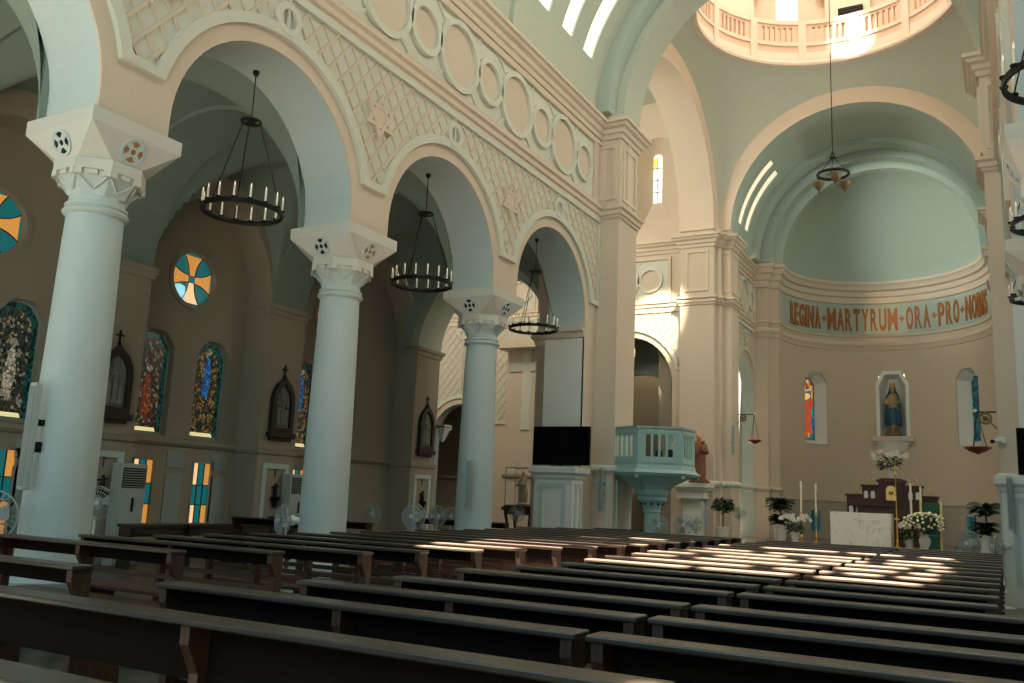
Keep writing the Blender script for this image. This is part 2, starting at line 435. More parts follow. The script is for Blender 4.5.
pier(-9.6, -8.37, 20.25, 21.5)
pier(1.1, -.07, 20.25, 21.5, sgn=-1)
# nave mouldings along the walls
for x, sg in ((WX, 1), (RX, -1)):
    pth = [(x, 20.25), (x, 1.2)] if sg > 0 else [(x, 1.2), (x, 20.25)]
    # offset is to the left of travel: for the left wall travelling -y, left is +x ; right wall travelling +y, left is -x
    for pr in (PROF_LOW, PROF_MID, PROF_TOP): trim(MB().sweep(pth, pr), CORN)

# rebated respond piers at the crossing, aisle side
for x0, x1 in ((-10.65, -8.95), (.3, 2.2)):
    struct(MB().box(x0, x1, 20.3, 21.5, 0, 11.6).build('wall_pier', WALL))
struct(MB().box(-10.85, -9.6, 21.5, 22.2, 0, 11.6).build('wall_pier', GREYG))
trim(MB().sweep([(-10.02, 20.3), (-10.65, 20.3), (-10.65, 21.6)], [(0, 5.55), (.04, 5.57), (.06, 5.68), (.12, 5.72), (.12, 5.84), (0, 5.86)]), CORN)

CAPM = [(0, 5.55), (.04, 5.57), (.06, 5.68), (.12, 5.72), (.12, 5.80), (0, 5.82)]
struct(MB().box(-10.02, -8.94, 19.56, 20.28, 0, 5.8).build('wall_respond', WHITE)); trim(MB().sweep([(-8.94, 19.56), (-10.02, 19.56), (-10.02, 20.28)], CAPM), CORN)
struct(MB().box(.30, 1.3, 19.56, 20.28, 0, 5.8).build('wall_respond', WHITE)); struct(MB().box(-8.98, -8.935, 19.56, 20.28, 0, 5.8).build('wall_respond', WALL))
# ------------------------------------------------------------------ columns
def make_column(label, x, y, amber=False):
    t = thing('column', label, 'column', (x, y, 0), 0, 'nave columns')
    pf = [(.52, 0), (.52, .3), (.46, .36), (.48, .44), (.39, .52), (.375, .56), (.37, 1.5), (.355, 2.8), (.33, 4.2), (.32, 4.64)]
    MB().lathe(pf, n=48).build('shaft', COL, t, True)
    MB().lathe([(.31, 4.64), (.355, 4.655), (.375, 4.685), (.355, 4.715), (.325, 4.72), (.325, 4.735), (.35, 4.75), (.35, 4.775), (.315, 4.79), (.315, 4.88)], n=48).build('necking', WHITEB, t, True)
    cp = MB(); o8 = lambda r, z: [(r / cos(pi / 8) * cos(pi / 8 + k * pi / 4), r / cos(pi / 8) * sin(pi / 8 + k * pi / 4), z) for k in range(8)]
    vs = o8(.31, 4.86) + o8(.33, 4.92) + o8(.425, 5.06); cp.add(vs, [(i * 8 + k, i * 8 + (k + 1) % 8, (i + 1) * 8 + (k + 1) % 8, (i + 1) * 8 + k) for i in (0, 1) for k in range(8)])
    a = o8(.34, 4.92); b = o8(.43, 5.05)
    for k in range(8):   # zigzag chevrons on each face
        A, B, D, E_ = [Vector(q) for q in (a[k], a[(k + 1) % 8], b[k], b[(k + 1) % 8])]
        m0 = (A + B) / 2
        cp.bar(D.lerp(E_, .06), m0, .022, .022); cp.bar(m0, E_.lerp(D, .06), .022, .022)
    cp.build('capital', WHITEB, t)
    dn = MB(); vs = o8(.44, 5.05) + o8(.455, 5.12); dn.add(vs, [(k, (k + 1) % 8, 8 + (k + 1) % 8, 8 + k) for k in range(8)])
    g = o8(.475, 5.085)
    for k in range(8):
        A, B = Vector(g[k]), Vector(g[(k + 1) % 8])
        dn.bar(A.lerp(B, .0), A.lerp(B, .2), .035, .075); dn.bar(A.lerp(B, .36), A.lerp(B, .64), .02, .055); dn.bar(A.lerp(B, .8), B, .035, .075)
    vs = o8(.485, 5.12) + o8(.485, 5.25); dn.add(vs, [(k, (k + 1) % 8, 8 + (k + 1) % 8, 8 + k) for k in range(8)] + [tuple(range(8))[::-1], tuple(range(8, 16))])
    dn.build('dentil_band', IMP, t)
    im = MB(); o = o8(.46, 5.25); q = [(s1 * .62, s2 * .62, 5.58) for s1, s2 in ((1, 1), (-1, 1), (-1, -1), (1, -1))]
    # octagon vertex k at angle 22.5+45k ; square corner c at 45+90c
    fs = []
    for c in range(4):
        k1, k2 = 2 * c, 2 * c + 1
        fs.append((k1, k2, 8 + c))                       # corner triangle
        fs.append((k2, (k2 + 1) % 8, 8 + (c + 1) % 4, 8 + c))  # main face
    im.add(o + q, fs); im.box(-.62, .62, -.62, .62, 5.58, 5.75)
    im.build('impost_block', IMP, t)
    for c, m in ((0, 1), (1, 0), (2, 1), (3, 0)):
        aa = c * pi / 2
        n = Vector((cos(aa), sin(aa), 0)); tt = Vector((-sin(aa), cos(aa), 0))
        up = (n * .16 + Vector((0, 0, .33))).normalized(); nn = tt.cross(up); nn = nn if nn.dot(n) > 0 else -nn
        ce = n * .541 + Vector((0, 0, 5.415)) + nn * .004
        f = lambda s, z, d: tuple(ce + tt * s + up * z + nn * d)
        md = MB().plate([disc(0, 0, .158, 28), disc(0, 0, .138, 28)[::-1]], f, -.02, .016)
        holes = [disc(0, 0, .036, 12)]
        for k in range(4):
            b0 = k * pi / 2 + pi / 2
            holes.append([(r * cos(b0 + w), r * sin(b0 + w)) for r, w in ((.062, -.3), (.125, -.5), (.131, 0), (.125, .5), (.062, .3))])
        md.plate([disc(0, 0, .14, 28)] + [h[::-1] for h in holes], f, 0, .012)
        mo = md.build('medallion', WHITEB, t)
        MB().plate([disc(0, 0, .138, 24)], f, -.01, .004).build('medallion_backing', AMBER if (amber and c == 0) else HOLE, mo)
    return t
make_column('pale round column at the left edge, nearest, amber medallion on its block', -9.43, 6.42, True)
make_column('pale round column between the left and middle arches', -9.43, 10.95, True)
make_column('slimmer looking third column left of the black television', -9.43, 15.5)
make_column('column block of right arcade, nearer one in top right corner', .80, 10.95)
make_column('column block of right arcade, farther one at the right edge', .80, 15.5)
for x in (-9.43, .8):
    struct(MB().lathe([(.4, 0), (.4, 5.2), (.6, 5.5), (.6, 5.75)], (x, 1.87), 24).build('wall_pier', COL))
struct(MB().lathe([(.4, 0), (.33, 4.9), (.6, 5.4), (.6, 5.75)], (.8, 6.42), 24).build('wall_pier', COL))

# ------------------------------------------------------------------ aisle
OW = -15.65; PX = -14.9
def rose_hole(c, z=6.08, r=.62): return disc(c, z, r, 40)
def lancet(c, w, z0, z1, ch=.24):
    return [(c - w, z0), (c + w, z0), (c + w, z1 - ch * 1.3), (c + w - ch * .8, z1 - .06), (c + w - ch * 1.3, z1), (c - w + ch * 1.3, z1), (c - w + ch * .8, z1 - .06), (c - w, z1 - ch * 1.3)]
holes = []
BAYC = [4.15, 8.69, 13.24, 17.9]
lan = []
for bc in BAYC:
    holes.append(rose_hole(bc))
    for dx in (-.78, .78):
        holes.append(lancet(bc + dx, .46, 2.56, 4.78)); lan.append(bc + dx)
        holes.append([(bc + dx - .26, .55), (bc + dx + .26, .55), (bc + dx + .26, 2.03), (bc + dx - .26, 2.03)])
fO = lambda s, z, d: (OW + d, s, z)
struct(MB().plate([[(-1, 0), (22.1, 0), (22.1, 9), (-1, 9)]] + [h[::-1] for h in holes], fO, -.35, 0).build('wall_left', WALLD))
trim(MB().sweep([(OW, 22), (OW, -1)], [(0, 2.34), (.05, 2.36), (.1, 2.42), (.1, 2.5), (0, 2.53)]), WALLD)
# wall arches of the bays + pilasters
PIL = [(1.3, 2.5), (5.82, 7.02), (10.35, 11.55), (14.9, 16.1), (20.9, 22.1)]
for i, (a, b) in enumerate(PIL):
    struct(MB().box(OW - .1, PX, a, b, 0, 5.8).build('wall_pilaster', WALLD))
    cap = [(0, 5.58), (.04, 5.6), (.06, 5.7), (.11, 5.74), (.11, 5.83), (0, 5.86)]
    pth = [(OW, b), (PX, b), (PX, a), (OW, a)]
    trim(MB().sweep(pth, cap), WALLD); trim(MB().sweep(pth, [(0, 2.3), (.05, 2.34), (.07, 2.42), (0, 2.46)]), WALLD)
    # dado frame panel on each pilaster
    f = lambda s, z, d: (PX + d, s, z)
    m_ = (a + b) / 2
    trim(MB().plate([[(m_ - .42, .3), (m_ + .42, .3), (m_ + .42, 2.12), (m_ - .42, 2.12)], [(m_ - .30, .4), (m_ - .30, 2.0), (m_ + .30, 2.0), (m_ + .30, .4)]], f, 0, .04), WHITEB)
spans = [(2.5, 5.82), (7.02, 10.35), (11.55, 14.9), (16.1, 20.9)]
for a, b in spans:
    c = (a + b) / 2; w = (b - a) / 2
    el = [(c + w * cos(t), 5.8 + (2.05 if w < 2 else 2.3) * sin(t)) for t in [pi - pi * i / 28 for i in range(29)]]
    f = lambda s, z, d: (PX + d, s, z)
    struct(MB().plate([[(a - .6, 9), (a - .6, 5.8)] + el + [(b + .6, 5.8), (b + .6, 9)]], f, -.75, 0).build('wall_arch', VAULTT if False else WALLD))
# blind panels between the low windows
for bc in BAYC[1:]:
    bp = MB()
    for dx in (0, 1.2, -1.25):
        for z0, z1 in ((.5, 1.75), (1.9, 2.25)):
            bp.plate([[(bc + dx - .22, z0), (bc + dx + .22, z0), (bc + dx + .22, z1), (bc + dx - .22, z1)]], fO, 0, .02)
    trim(bp, GREYG)

# aisle groin vaults and transverse arches
AX0, AX1 = -14.9, -9.93
AXC = (AX0 + AX1) / 2; AXH = (AX1 - AX0) / 2
def groin(y0, y1, rise=2.55, x0=AX0, x1=AX1):
    xc, xh, yc, yh = (x0 + x1) / 2, (x1 - x0) / 2, (y0 + y1) / 2, (y1 - y0) / 2
    n = 36; vs = []; fs = []
    for j in range(n + 1):
        v = -cos(pi * j / n)
        for i in range(n + 1):
            u = -cos(pi * i / n)
            za = rise * sqrt(max(0, 1 - v * v)); zb = rise * sqrt(max(0, 1 - u * u))
            vs.append((xc + u * xh, yc + v * yh, 5.8 + max(za, zb)))
    for j in range(n):
        for i in range(n): fs.append((j * (n + 1) + i, j * (n + 1) + i + 1, (j + 1) * (n + 1) + i + 1, (j + 1) * (n + 1) + i))
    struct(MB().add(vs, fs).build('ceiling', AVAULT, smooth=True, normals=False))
def tarch(y0, y1, x0=AX0, x1=AX1, m=AVAULT, rise=None):
    xc, xh = (x0 + x1) / 2, (x1 - x0) / 2 - .02; r = rise or xh
    el = [(xc + xh * cos(t), 5.8 + r * sin(t)) for t in [pi - pi * i / 40 for i in range(41)]]
    f = lambda s, z, d: (s, y0 + d, z)
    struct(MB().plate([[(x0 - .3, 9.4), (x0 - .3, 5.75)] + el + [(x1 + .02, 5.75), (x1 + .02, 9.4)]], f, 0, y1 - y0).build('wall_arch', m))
for a, b in spans: groin(a - .02, b + .02)
for a, b in PIL[:4]: tarch(a + .02, b - .02, x1=-9.93)
tarch(20.9, 22.1, x1=-10.6, m=VAULT)
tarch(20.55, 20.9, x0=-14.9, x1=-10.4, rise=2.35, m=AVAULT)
struct(MB().box(-16, -9.9, -1, 22.1, 9.0, 9.3).build('ceiling', VAULT))
# right aisle: outer wall with open window bays for daylight, roof
hr = []
for bc in BAYC: hr.append([(bc - 1.2, 2.4), (bc + 1.2, 2.4), (bc + 1.2, 5), (bc - 1.2, 5)][::-1])
fRO = lambda s, z, d: (6.7 - d, s, z)
struct(MB().plate([[(-1, 0), (31, 0), (31, 9), (-1, 9)]] + hr, fRO, -.35, 0).build('wall_right', WALLD))
struct(MB().box(1.29, 7, -1, 22.1, 9.0, 9.3).build('ceiling', VAULT))
for y in COLY[1:]:
    xc, xh = 4.0, 2.65
    el = [(xc + xh * cos(t), 5.8 + xh * sin(t)) for t in [pi - pi * i / 30 for i in range(31)]]
    f = lambda s, z, d: (s, y - .58 + d, z)
    struct(MB().plate([[(1.25, 9.2), (1.25, 5.75)] + el + [(6.7, 5.75), (6.7, 9.2)]], f, 0, 1.16).build('wall_arch', VAULTT))

# ------------------------------------------------------------------ nave vault with its left light slits and added sun gaps
def barrel(xc, zc, r, y0, y1, slits, m, name='ceiling', n=64, th=.1):
    ys = sorted(set([y0, y1] + [q for s in slits for q in s[:2]])); ts = sorted(set([pi * i / n for i in range(n + 1)] + [q for s in slits for q in s[2:]]))
    vs = []; fs = []; idx = {}
    def V(y, t, rr):
        k = (y, t, rr)
        if k not in idx: idx[k] = len(vs); vs.append((xc - rr * cos(t), y, zc + rr * sin(t)))
        return idx[k]
    for j in range(len(ys) - 1):
        for i in range(len(ts) - 1):
            ym, tm = (ys[j] + ys[j + 1]) / 2, (ts[i] + ts[i + 1]) / 2
            if any(s[0] < ym < s[1] and s[2] < tm < s[3] for s in slits): continue
            for rr in (r, r + th): fs.append((V(ys[j], ts[i], rr), V(ys[j], ts[i + 1], rr), V(ys[j + 1], ts[i + 1], rr), V(ys[j + 1], ts[i], rr)))
    for s in slits:
        tt = [t for t in ts if s[2] - 1e-9 <= t <= s[3] + 1e-9]
        for y in s[:2]:
            for a, b in zip(tt, tt[1:]): fs.append((V(y, a, r), V(y, b, r), V(y, b, r + th), V(y, a, r + th)))
        for t in s[2:]: fs.append((V(s[0], t, r), V(s[1], t, r), V(s[1], t, r + th), V(s[0], t, r + th)))
    o = MB().add(vs, fs).build(name, m, smooth=True, normals=False)
    return struct(o)
def slitpane(xc, zc, r, s, m):
    w = window((0, 0, 0)); n = 14; vs = []; fs = []
    for i in range(n + 1):
        t = s[2] + (s[3] - s[2]) * i / n
        for rr in (r, r + .03):
            for y in s[:2]: vs.append((xc - rr * cos(t), y, zc + rr * sin(t)))
    for i in range(n):
        a = i * 4; fs += [(a, a + 1, a + 5, a + 4), (a + 2, a + 6, a + 7, a + 3)]
    MB().add(vs, fs).build('pane', m, w)
VR = 4.64
sl = [(s, s + .56, radians(14.6), radians(62)) for s in (16.25, 17.5, 18.72, 7.15, 8.4, 9.65, 11.6, 12.9, 14.1)]
sr = []  # unseen gaps added in the vault, shaped to drop sun patches on pews
rs = random.Random(5)
for y_ in (5.95, 6.75, 7.55, 8.35, 9.15, 9.95, 10.75, 11.5):
    t_ = 74 + rs.uniform(0, 10)
    while t_ < 154:
        l_ = rs.uniform(7, 20); sr.append((y_, y_ + rs.uniform(.5, .8), radians(t_), radians(min(161, t_ + l_)))); t_ += l_ + (rs.uniform(2, 7) if t_ < 100 else rs.uniform(1.5, 4))
sr += [(2.62, 2.76, radians(135.5), radians(139.5)), (.55, .76, radians(146), radians(151))]
barrel(NX - .07, CT, VR, -3.0, 20.3, sl + sr, VAULT)
for s in sl: slitpane(NX - .07, CT, VR + .05, s, SLIT)
def ribarch(xc, zc, r0, r1, y0, y1, m):
    f = lambda s, z, d: (s, y0 + d, z)
    lp = arc(xc, zc, r1, 0, pi, 60) + arc(xc, zc, r0, pi, 0, 60)
    struct(MB().plate([lp], f, 0, y1 - y0).build('ceiling_arch', m, smooth=True))
for y in (10.65, 15.2): ribarch(NX - .07, CT, 4.53, 4.8, y, y + .6, VAULT)
# crossing arch at the end of the nave: stepped ribs
ribarch(XC, CT, 4.15, 5.2, 20.45, 21.6, VAULT)
ribarch(XC, CT, 4.38, 4.9, 19.95, 20.45, VAULTT)
struct(MB().plate([[(-9.4, CT), (-9.4, 17.2), (.96, 17.2), (.96, CT)] + arc(XC, CT, 4.9, 0, pi, 50)], lambda s, z, d: (s, 20.5 + d, z), 0, .2).build('wall_gable', WALL))

# ------------------------------------------------------------------ crossing: pendentives, dome gallery, drum
HS = 4.75; SR = HS * sqrt(2); GR = 3.97; GZ = CT + sqrt(SR * SR - GR * GR)
def pend():
    vs = []; fs = []; n = 80; m = 26
    for k in range(n):
        a = 2 * pi * k / n; c, s = cos(a), sin(a)
        d = HS / max(abs(c), abs(s))      # horizontal distance to the square's side
        for j in range(m + 1):
            rr = GR + (d - GR) * j / m
            z = CT + sqrt(max(0, SR * SR - rr * rr))
            vs.append((XC + rr * c, YC + rr * s, z))
    for k in range(n):
        k2 = (k + 1) % n
        for j in range(m): fs.append((k * (m + 1) + j, k * (m + 1) + j + 1, k2 * (m + 1) + j + 1, k2 * (m + 1) + j))
    struct(MB().add(vs, fs).build('ceiling_pendentive', VAULT, smooth=True, normals=False))
pend()
# gallery
LIP = mat('gallery_cream_paint', (.72, .63, .53), .7, var=.03)
struct(MB().sweep([(XC + GR * cos(-2 * pi * k / 96), YC + GR * sin(-2 * pi * k / 96)) for k in range(96)][::-1], [(0, GZ - .05), (.12, GZ - .03), (.14, GZ + .06), (.05, GZ + .14), (0, GZ + .5), (-.5, GZ + .5), (-.5, GZ - .05)], True).build('trim_gallery_lip', LIP, smooth=False))
gz0, gz1 = GZ + .14, GZ + 1.72
def fcyl(c, r, a0):  # plate mapper on a cylinder: s is arc length, d towards the axis
    return lambda s, z, d: (c[0] + (r - d) * cos(a0 - s / r), c[1] + (r - d) * sin(a0 - s / r), z)
gal = thing('gallery_balustrade', 'round cream balustrade of the dome gallery high over the crossing', 'balustrade')
NP = 14
seg = 2 * pi * GR / NP
def strip_plate(mb, lo, hi, z0, z1, f, d0, d1, holes=(), n=8):
    # split along s so that it curves
    xs = sorted(set([lo + (hi - lo) * i / n for i in range(n + 1)] + [h for q in holes for h in q[:2]]))
    for a, b in zip(xs, xs[1:]):
        m_ = (a + b) / 2; hh = [q for q in holes if q[0] < m_ < q[1]]
        parts = [(z0, z1)] if not hh else [(z0, hh[0][2]), (hh[0][3], z1)]
        for p, q in parts: mb.plate([[(a, p), (b, p), (b, q), (a, q)]], f, d0, d1)
for k in range(NP):
    f = fcyl((XC, YC), GR, 2 * pi * k / NP + .12)
    po = MB(); strip_plate(po, -.14, .14, gz0, gz1, f, -.2, .06, n=2); po.build('post', LIP, gal)
    pn = MB(); hs = [(.30 + (seg - .6) * (i + .5) / 6 - .055, .30 + (seg - .6) * (i + .5) / 6 + .055, gz0 + .78, gz1 - .26) for i in range(6)]
    strip_plate(pn, .14, seg - .14, gz0, gz1, f, -.12, .0, hs)
    fr = []
    pn.build('panel', mat('gallery_pink_plaster', (.70, .54, .42), .75, var=.04), gal)
    rl = MB()
    for (a, b, p, q, nm) in ((.14, seg - .14, gz0, gz0 + .12, 'bottom_rail'), (.14, seg - .14, gz0 + .60, gz0 + .72, 'middle_rail'), (.14, seg - .14, gz1 - .16, gz1, 'handrail')): rl = MB(); strip_plate(rl, a, b, p, q, f, .0, .045); rl.build(nm, LIP, gal)
# drum
DR = 5.3
def drum():
    mb = MB(); n = 8
    for k in range(n):
        f = fcyl((XC, YC), DR, 2 * pi * k / n)
        L = 2 * pi * DR / n
        N = 16
        for i in range(N):
            a, b = L * i / N, L * (i + 1) / N; m_ = (a + b) / 2; c = L / 2
            u = abs(m_ - c) / 1.25
            if u < 1:
                h = gz1 + 1.2 + 1.25 * sqrt(1 - u * u); mb.plate([[(a, gz0), (b, gz0), (b, gz1 - 1.3), (a, gz1 - 1.3)]], f, -.1, 0); mb.plate([[(a, h), (b, h), (b, 22.5), (a, 22.5)]], f, -.1, 0)
            else: mb.plate([[(a, gz0), (b, gz0), (b, 22.5), (a, 22.5)]], f, -.1, 0)
    struct(mb.build('wall_drum', LIP))
    for k in range(n):
        w = window((0, 0, 0)); f = fcyl((XC, YC), DR + .35, 2 * pi * k / n); L = 2 * pi * (DR + .35) / n; g = MB()
        strip_plate(g, L * .1, L * .9, gz0, gz1 + 2.7, f, 0, .05); g.build('panel', mat('niche_pink_plaster', (.68, .54, .43), .8), w)
        gl = MB(); strip_plate(gl, L * .5 - .4, L * .5 + .4, gz1 + .6, gz1 + 2.1, f, .05, .08); gl.build('pane', DOMEW, w)
drum()
st_ = MB().sweep([(XC + GR * cos(2 * pi * k / 64), YC + GR * sin(2 * pi * k / 64)) for k in range(64)], [(0, gz0 - .15), (0, gz0 - .02), (-1.5, gz0 - .02), (-1.5, gz0 - .15)], True)
struct(st_.build('floor_gallery', LIP))
vs = []; fs = []
for j in range(13):
    t = pi / 2 * j / 12
    for k in range(48): vs.append((XC + DR * cos(t) * cos(2 * pi * k / 48), YC + DR * cos(t) * sin(2 * pi * k / 48), 22.4 + DR * sin(t)))
for j in range(12):
    for k in range(48): fs.append((j * 48 + k, j * 48 + (k + 1) % 48, (j + 1) * 48 + (k + 1) % 48, (j + 1) * 48 + k))
struct(MB().add(vs, fs).build('ceiling_dome', LIP, smooth=True, normals=False))
# black louvre box on the gallery
lv = thing('louvre_unit', 'black slatted box behind the dome gallery balustrade', 'vent', (-4.05, 31.15, gz1 + .25))
MB().box(-.42, .42, -.12, .12, 0, .5).build('housing', BLACK, lv)
l2 = MB()
for i in range(5): l2.box(-.4, .4, -.15, -.12, .05 + i * .09, .08 + i * .09)
l2.build('slats', SHADOWD, lv)
MB().plate([[(-.48, -1.3), (.48, -1.3), (.48, .58), (-.48, .58)], [(-.42, 0), (-.42, .5), (.42, .5), (.42, 0)]], lambda s, z, d: (s, .13 + d, z), -.05, 0).build('frame', LIP, lv)

# transept arches (left and right) and far crossing piers
for xa, xb, nm in ((-8.87, -10.15, 'wall_arch'), (.43, 1.7, 'wall_arch')):
    x0, x1 = min(xa, xb), max(xa, xb)
    f = lambda s, z, d: (x0 + d, s, z)
    lp = [(21.5, CT - .05), (21.5, 17.4), (31.15, 17.4), (31.15, CT - .05), (YC + 4.2, CT - .05)] + arc(YC, CT, 4.2, 0, pi, 60) + [(YC - 4.2, CT - .05)]
    struct(MB().plate([lp], f, 0, x1 - x0).build(nm, CORN))
# left far pier: transept jamb + chancel pilaster
def farpier(sg, xo):
    X = lambda x: x if sg > 0 else 2 * XC - x
    def bx(a, b, y0, y1): return MB().box(min(X(a), X(b)), max(X(a), X(b)), y0, y1, 0, CT)
    struct(bx(-10.15, -8.9, 30.6, 32).build('wall_pier', WALL)); struct(bx(-8.9, -8.72, 30.85, 32).build('wall_pier', WALL)); struct(bx(-8.9, -8.4, 31.15, 32.15).build('wall_pier', WALL))
    pth = [(-10.15, 31.0), (-10.15, 30.6), (-8.9, 30.6), (-8.9, 30.85), (-8.72, 30.85), (-8.72, 31.15), (-8.4, 31.15), (-8.4, 32.15), (-8.8, 32.15), (-8.8, 36.15)]
    pth = [(X(x), y) for x, y in pth]
    if sg > 0: pth = pth[::-1]
    for pr, m in ((PROF_LOW, CORN), (PROF_TOP, CORN), (PROF_DADO, WHITE)): trim(MB().sweep(pth, pr), m)
    up = MB()
    for a, b, y in ((-9.95, -9.1, 30.6), (-8.69, -8.43, 31.15)):
        a, b = sorted((X(a), X(b)))
        w = .09 if b - a > .5 else .05
        up.plate([[(a, 9.3), (b, 9.3), (b, 10.85), (a, 10.85)], [(a + w, 9.4), (a + w, 10.75), (b - w, 10.75), (b - w, 9.4)]], lambda s, z, d: (s, y - d, z), 0, .05)
    up.plate([[(31.3, 9.3), (32.0, 9.3), (32.0, 10.85), (31.3, 10.85)], [(31.38, 9.4), (31.38, 10.75), (31.92, 10.75), (31.92, 9.4)]], lambda s, z, d: (X(-8.4 + d), s, z), 0, .04)
    trim(up, CORN)
    dp = MB()
    for a, b, y in ((-9.95, -9.1, 30.6),):
        a, b = sorted((X(a), X(b)))
        dp.plate([[(a, .7), (b, .7), (b, 2.1), (a, 2.1)], [(a + .08, .78), (a + .08, 2.02), (b - .08, 2.02), (b - .08, .78)]], lambda s, z, d: (s, y - d, z), 0, .04)
    trim(dp, WHITEB)
farpier(1, 0); farpier(-1, 0)
# transept east wall (left), same system
fT = lambda s, z, d: (s, 31.0 - d, z)
TC = -12.35
elevation('wall_transept', fT, -16.2, -10.15, [TC], thick=.5, bz=0, circles=[(-11.45, .5), (-12.6, .72), (-13.75, .5)], panel=(-15, -10.75))
elevation('wall_transept', fT, -24, -16.2, [-19.75], R=1.3, zs=4.05, thick=.5, bz=0, circles=[(-17, .5), (-18.1, .72), (-19.3, .5), (-20.4, .72), (-21.5, .5)], panel=(-23, -16.5))
trim(MB().sweep([(-10.15, 31), (-24, 31)][::1], PROF_LOW), CORN); trim(MB().sweep([(-10.15, 31), (-24, 31)], PROF_TOP), CORN)
# above the cornice: wall with tall splayed window
wc = -11.22
niche = [(wc - .85, 11.75), (wc + .80, 11.75), (wc + .80, 14.9)] + arc(wc - .025, 14.9, .825, 0, pi, 14)[1:-1] + [(wc - .85, 14.9)]
struct(MB().plate([[(-24, CT), (-8.9, CT), (-8.9, 17.4), (-24, 17.4)], niche[::-1]], fT, -.35, 0).build('wall_transept', WALL))
wi = wc - .33
inner = [(wi - .18, 13.36), (wi + .18, 13.36), (wi + .18, 15.22)] + arc(wi, 15.22, .18, 0, pi, 14)[1:-1] + [(wi - .18, 15.22)]
sp = MB(); n = len(niche); sp.add([(s, 31.0, z) for s, z in niche] + [(s, 31.9, z) for s, z in inner], [(i, (i + 1) % n, n + (i + 1) % n, n + i) for i in range(n)])
struct(sp.build('wall_splay', WALL, normals=False))
w = window((0, 0, 0)); MB().plate([inner], lambda s, z, d: (s, 31.9 - d, z), -.03, 0).build('pane', SLITC, w)
MB().plate([[(wi - .18, 14.8), (wi + .0, 14.8), (wi + .0, 15.3), (wi - .18, 15.2)]], lambda s, z, d: (s, 31.9 - d, z), 0, .01).build('upper_pane', YEL, w)
g = MB()
for z in (13.8, 14.3, 14.8): g.box(wi - .18, wi + .18, 31.86, 31.89, z - .012, z + .012)
g.box(wi - .01, wi + .01, 31.86, 31.89, 13.36, 15.38); g.build('glazing_bars', LEAD, w)
# transept shell: ceiling, end wall, back wall seen through the arches
struct(MB().box(-24, -10.1, 20.9, 35.5, 17.2, 17.5).build('ceiling', VAULT))
struct(MB().box(-24.3, -24, 20, 36, 0, 17.4).build('wall_transept', WALL))
struct(MB().box(-24, -9.9, 34.6, 34.9, 0, 9).build('wall_transept', WALLD))
struct(MB().box(-24, -16, 21.9, 22.2, 0, 17).build('wall_transept', WALL))
struct(MB().plate([[(-24, 9.2), (-24, 17.2), (-10.2, 17.2), (-10.2, 9.2)]], lambda s, z, d: (s, 22.1 - d, z), -.2, 0).build('wall_transept', WALL))
f = lambda s, z, d: (s, 32.9 + d, z)
struct(MB().plate([[(-14.6, 9), (-14.6, 0), (-14.1, 0)] + arc(-12.6, 4.9, 1.75, pi, 0, 24)[0:] + [(-10.85, 0), (-10, 0), (-10, 9)]], f, 0, .3).build('wall_arch', GREYG))
struct(MB().box(-24, -9.9, 31.4, 34.9, 9, 9.2).build('ceiling', VAULT))
trim(MB().sweep([(-16, 34.6), (-24, 34.6)], PROF_DADO), WALLD)
# box projection with cross relief inside transept
cb = MB().box(-16.1, -12.2, 28.4, 30.9, 0, 7.0); struct(cb.build('wall_chapel', WALL))
trim(MB().box(-16.25, -12.0, 27.75, 30.9, 7.0, 7.3), CORN)
f = lambda s, z, d: (s, 28.4 - d, z)
trim(MB().plate([[(-15.42, 4.05), (-15.07, 4.05), (-15.07, 6.2), (-14.55, 6.2), (-14.55, 6.52), (-15.07, 6.52), (-15.07, 6.99), (-15.42, 6.99), (-15.42, 6.52), (-15.95, 6.52), (-15.95, 6.2), (-15.42, 6.2)]], f, 0, .06), PALE)
trim(MB().sweep([(-12.2, 28.4), (-16.1, 28.4)], PROF_DADO), WALLD)
# transept right side: simple walls (open to daylight)
struct(MB().box(1.7, 8, 31, 31.4, 0, 17.4).build('wall_right', WALL)); struct(MB().box(.3, 8, 20.9, 32, 17.2, 17.5).build('ceiling', VAULT))
struct(MB().box(.3, 7, 20.4, 20.9, 9, 17.4).build('wall_right', WALL))

# ------------------------------------------------------------------ chancel
fC = lambda s, z, d: (-8.8 + d, s, z)
fC2 = lambda s, z, d: (.36 - d, s, z)
for nm, f in (('wall_left', fC), ('wall_right', fC2)):
    elevation(nm, f, 32.1, 36.6, [34.55], R=1.55, thick=.5, bz=.4, circles=[(33.1, .5), (34.3, .72), (35.45, .45)], panel=(32.5, 35.9), zs=5.95)
struct(MB().box(-11.4, -10.9, 31.9, 44, 0, 11.6).build('wall_left', WALLD)); struct(MB().box(2.5, 3, 31.9, 44, 0, 11.6).build('wall_right', WALLD)); struct(MB().box(-11.4, 3, 43.5, 44, 0, 16).build('wall_back', WALLD)); struct(MB().box(-10.95, -8.6, 36.9, 37.2, 0, 11.6).build('wall_back', GREYG)); struct(MB().box(.9, 2.6, 36.9, 37.2, 0, 11.6).build('wall_back', GREYG))
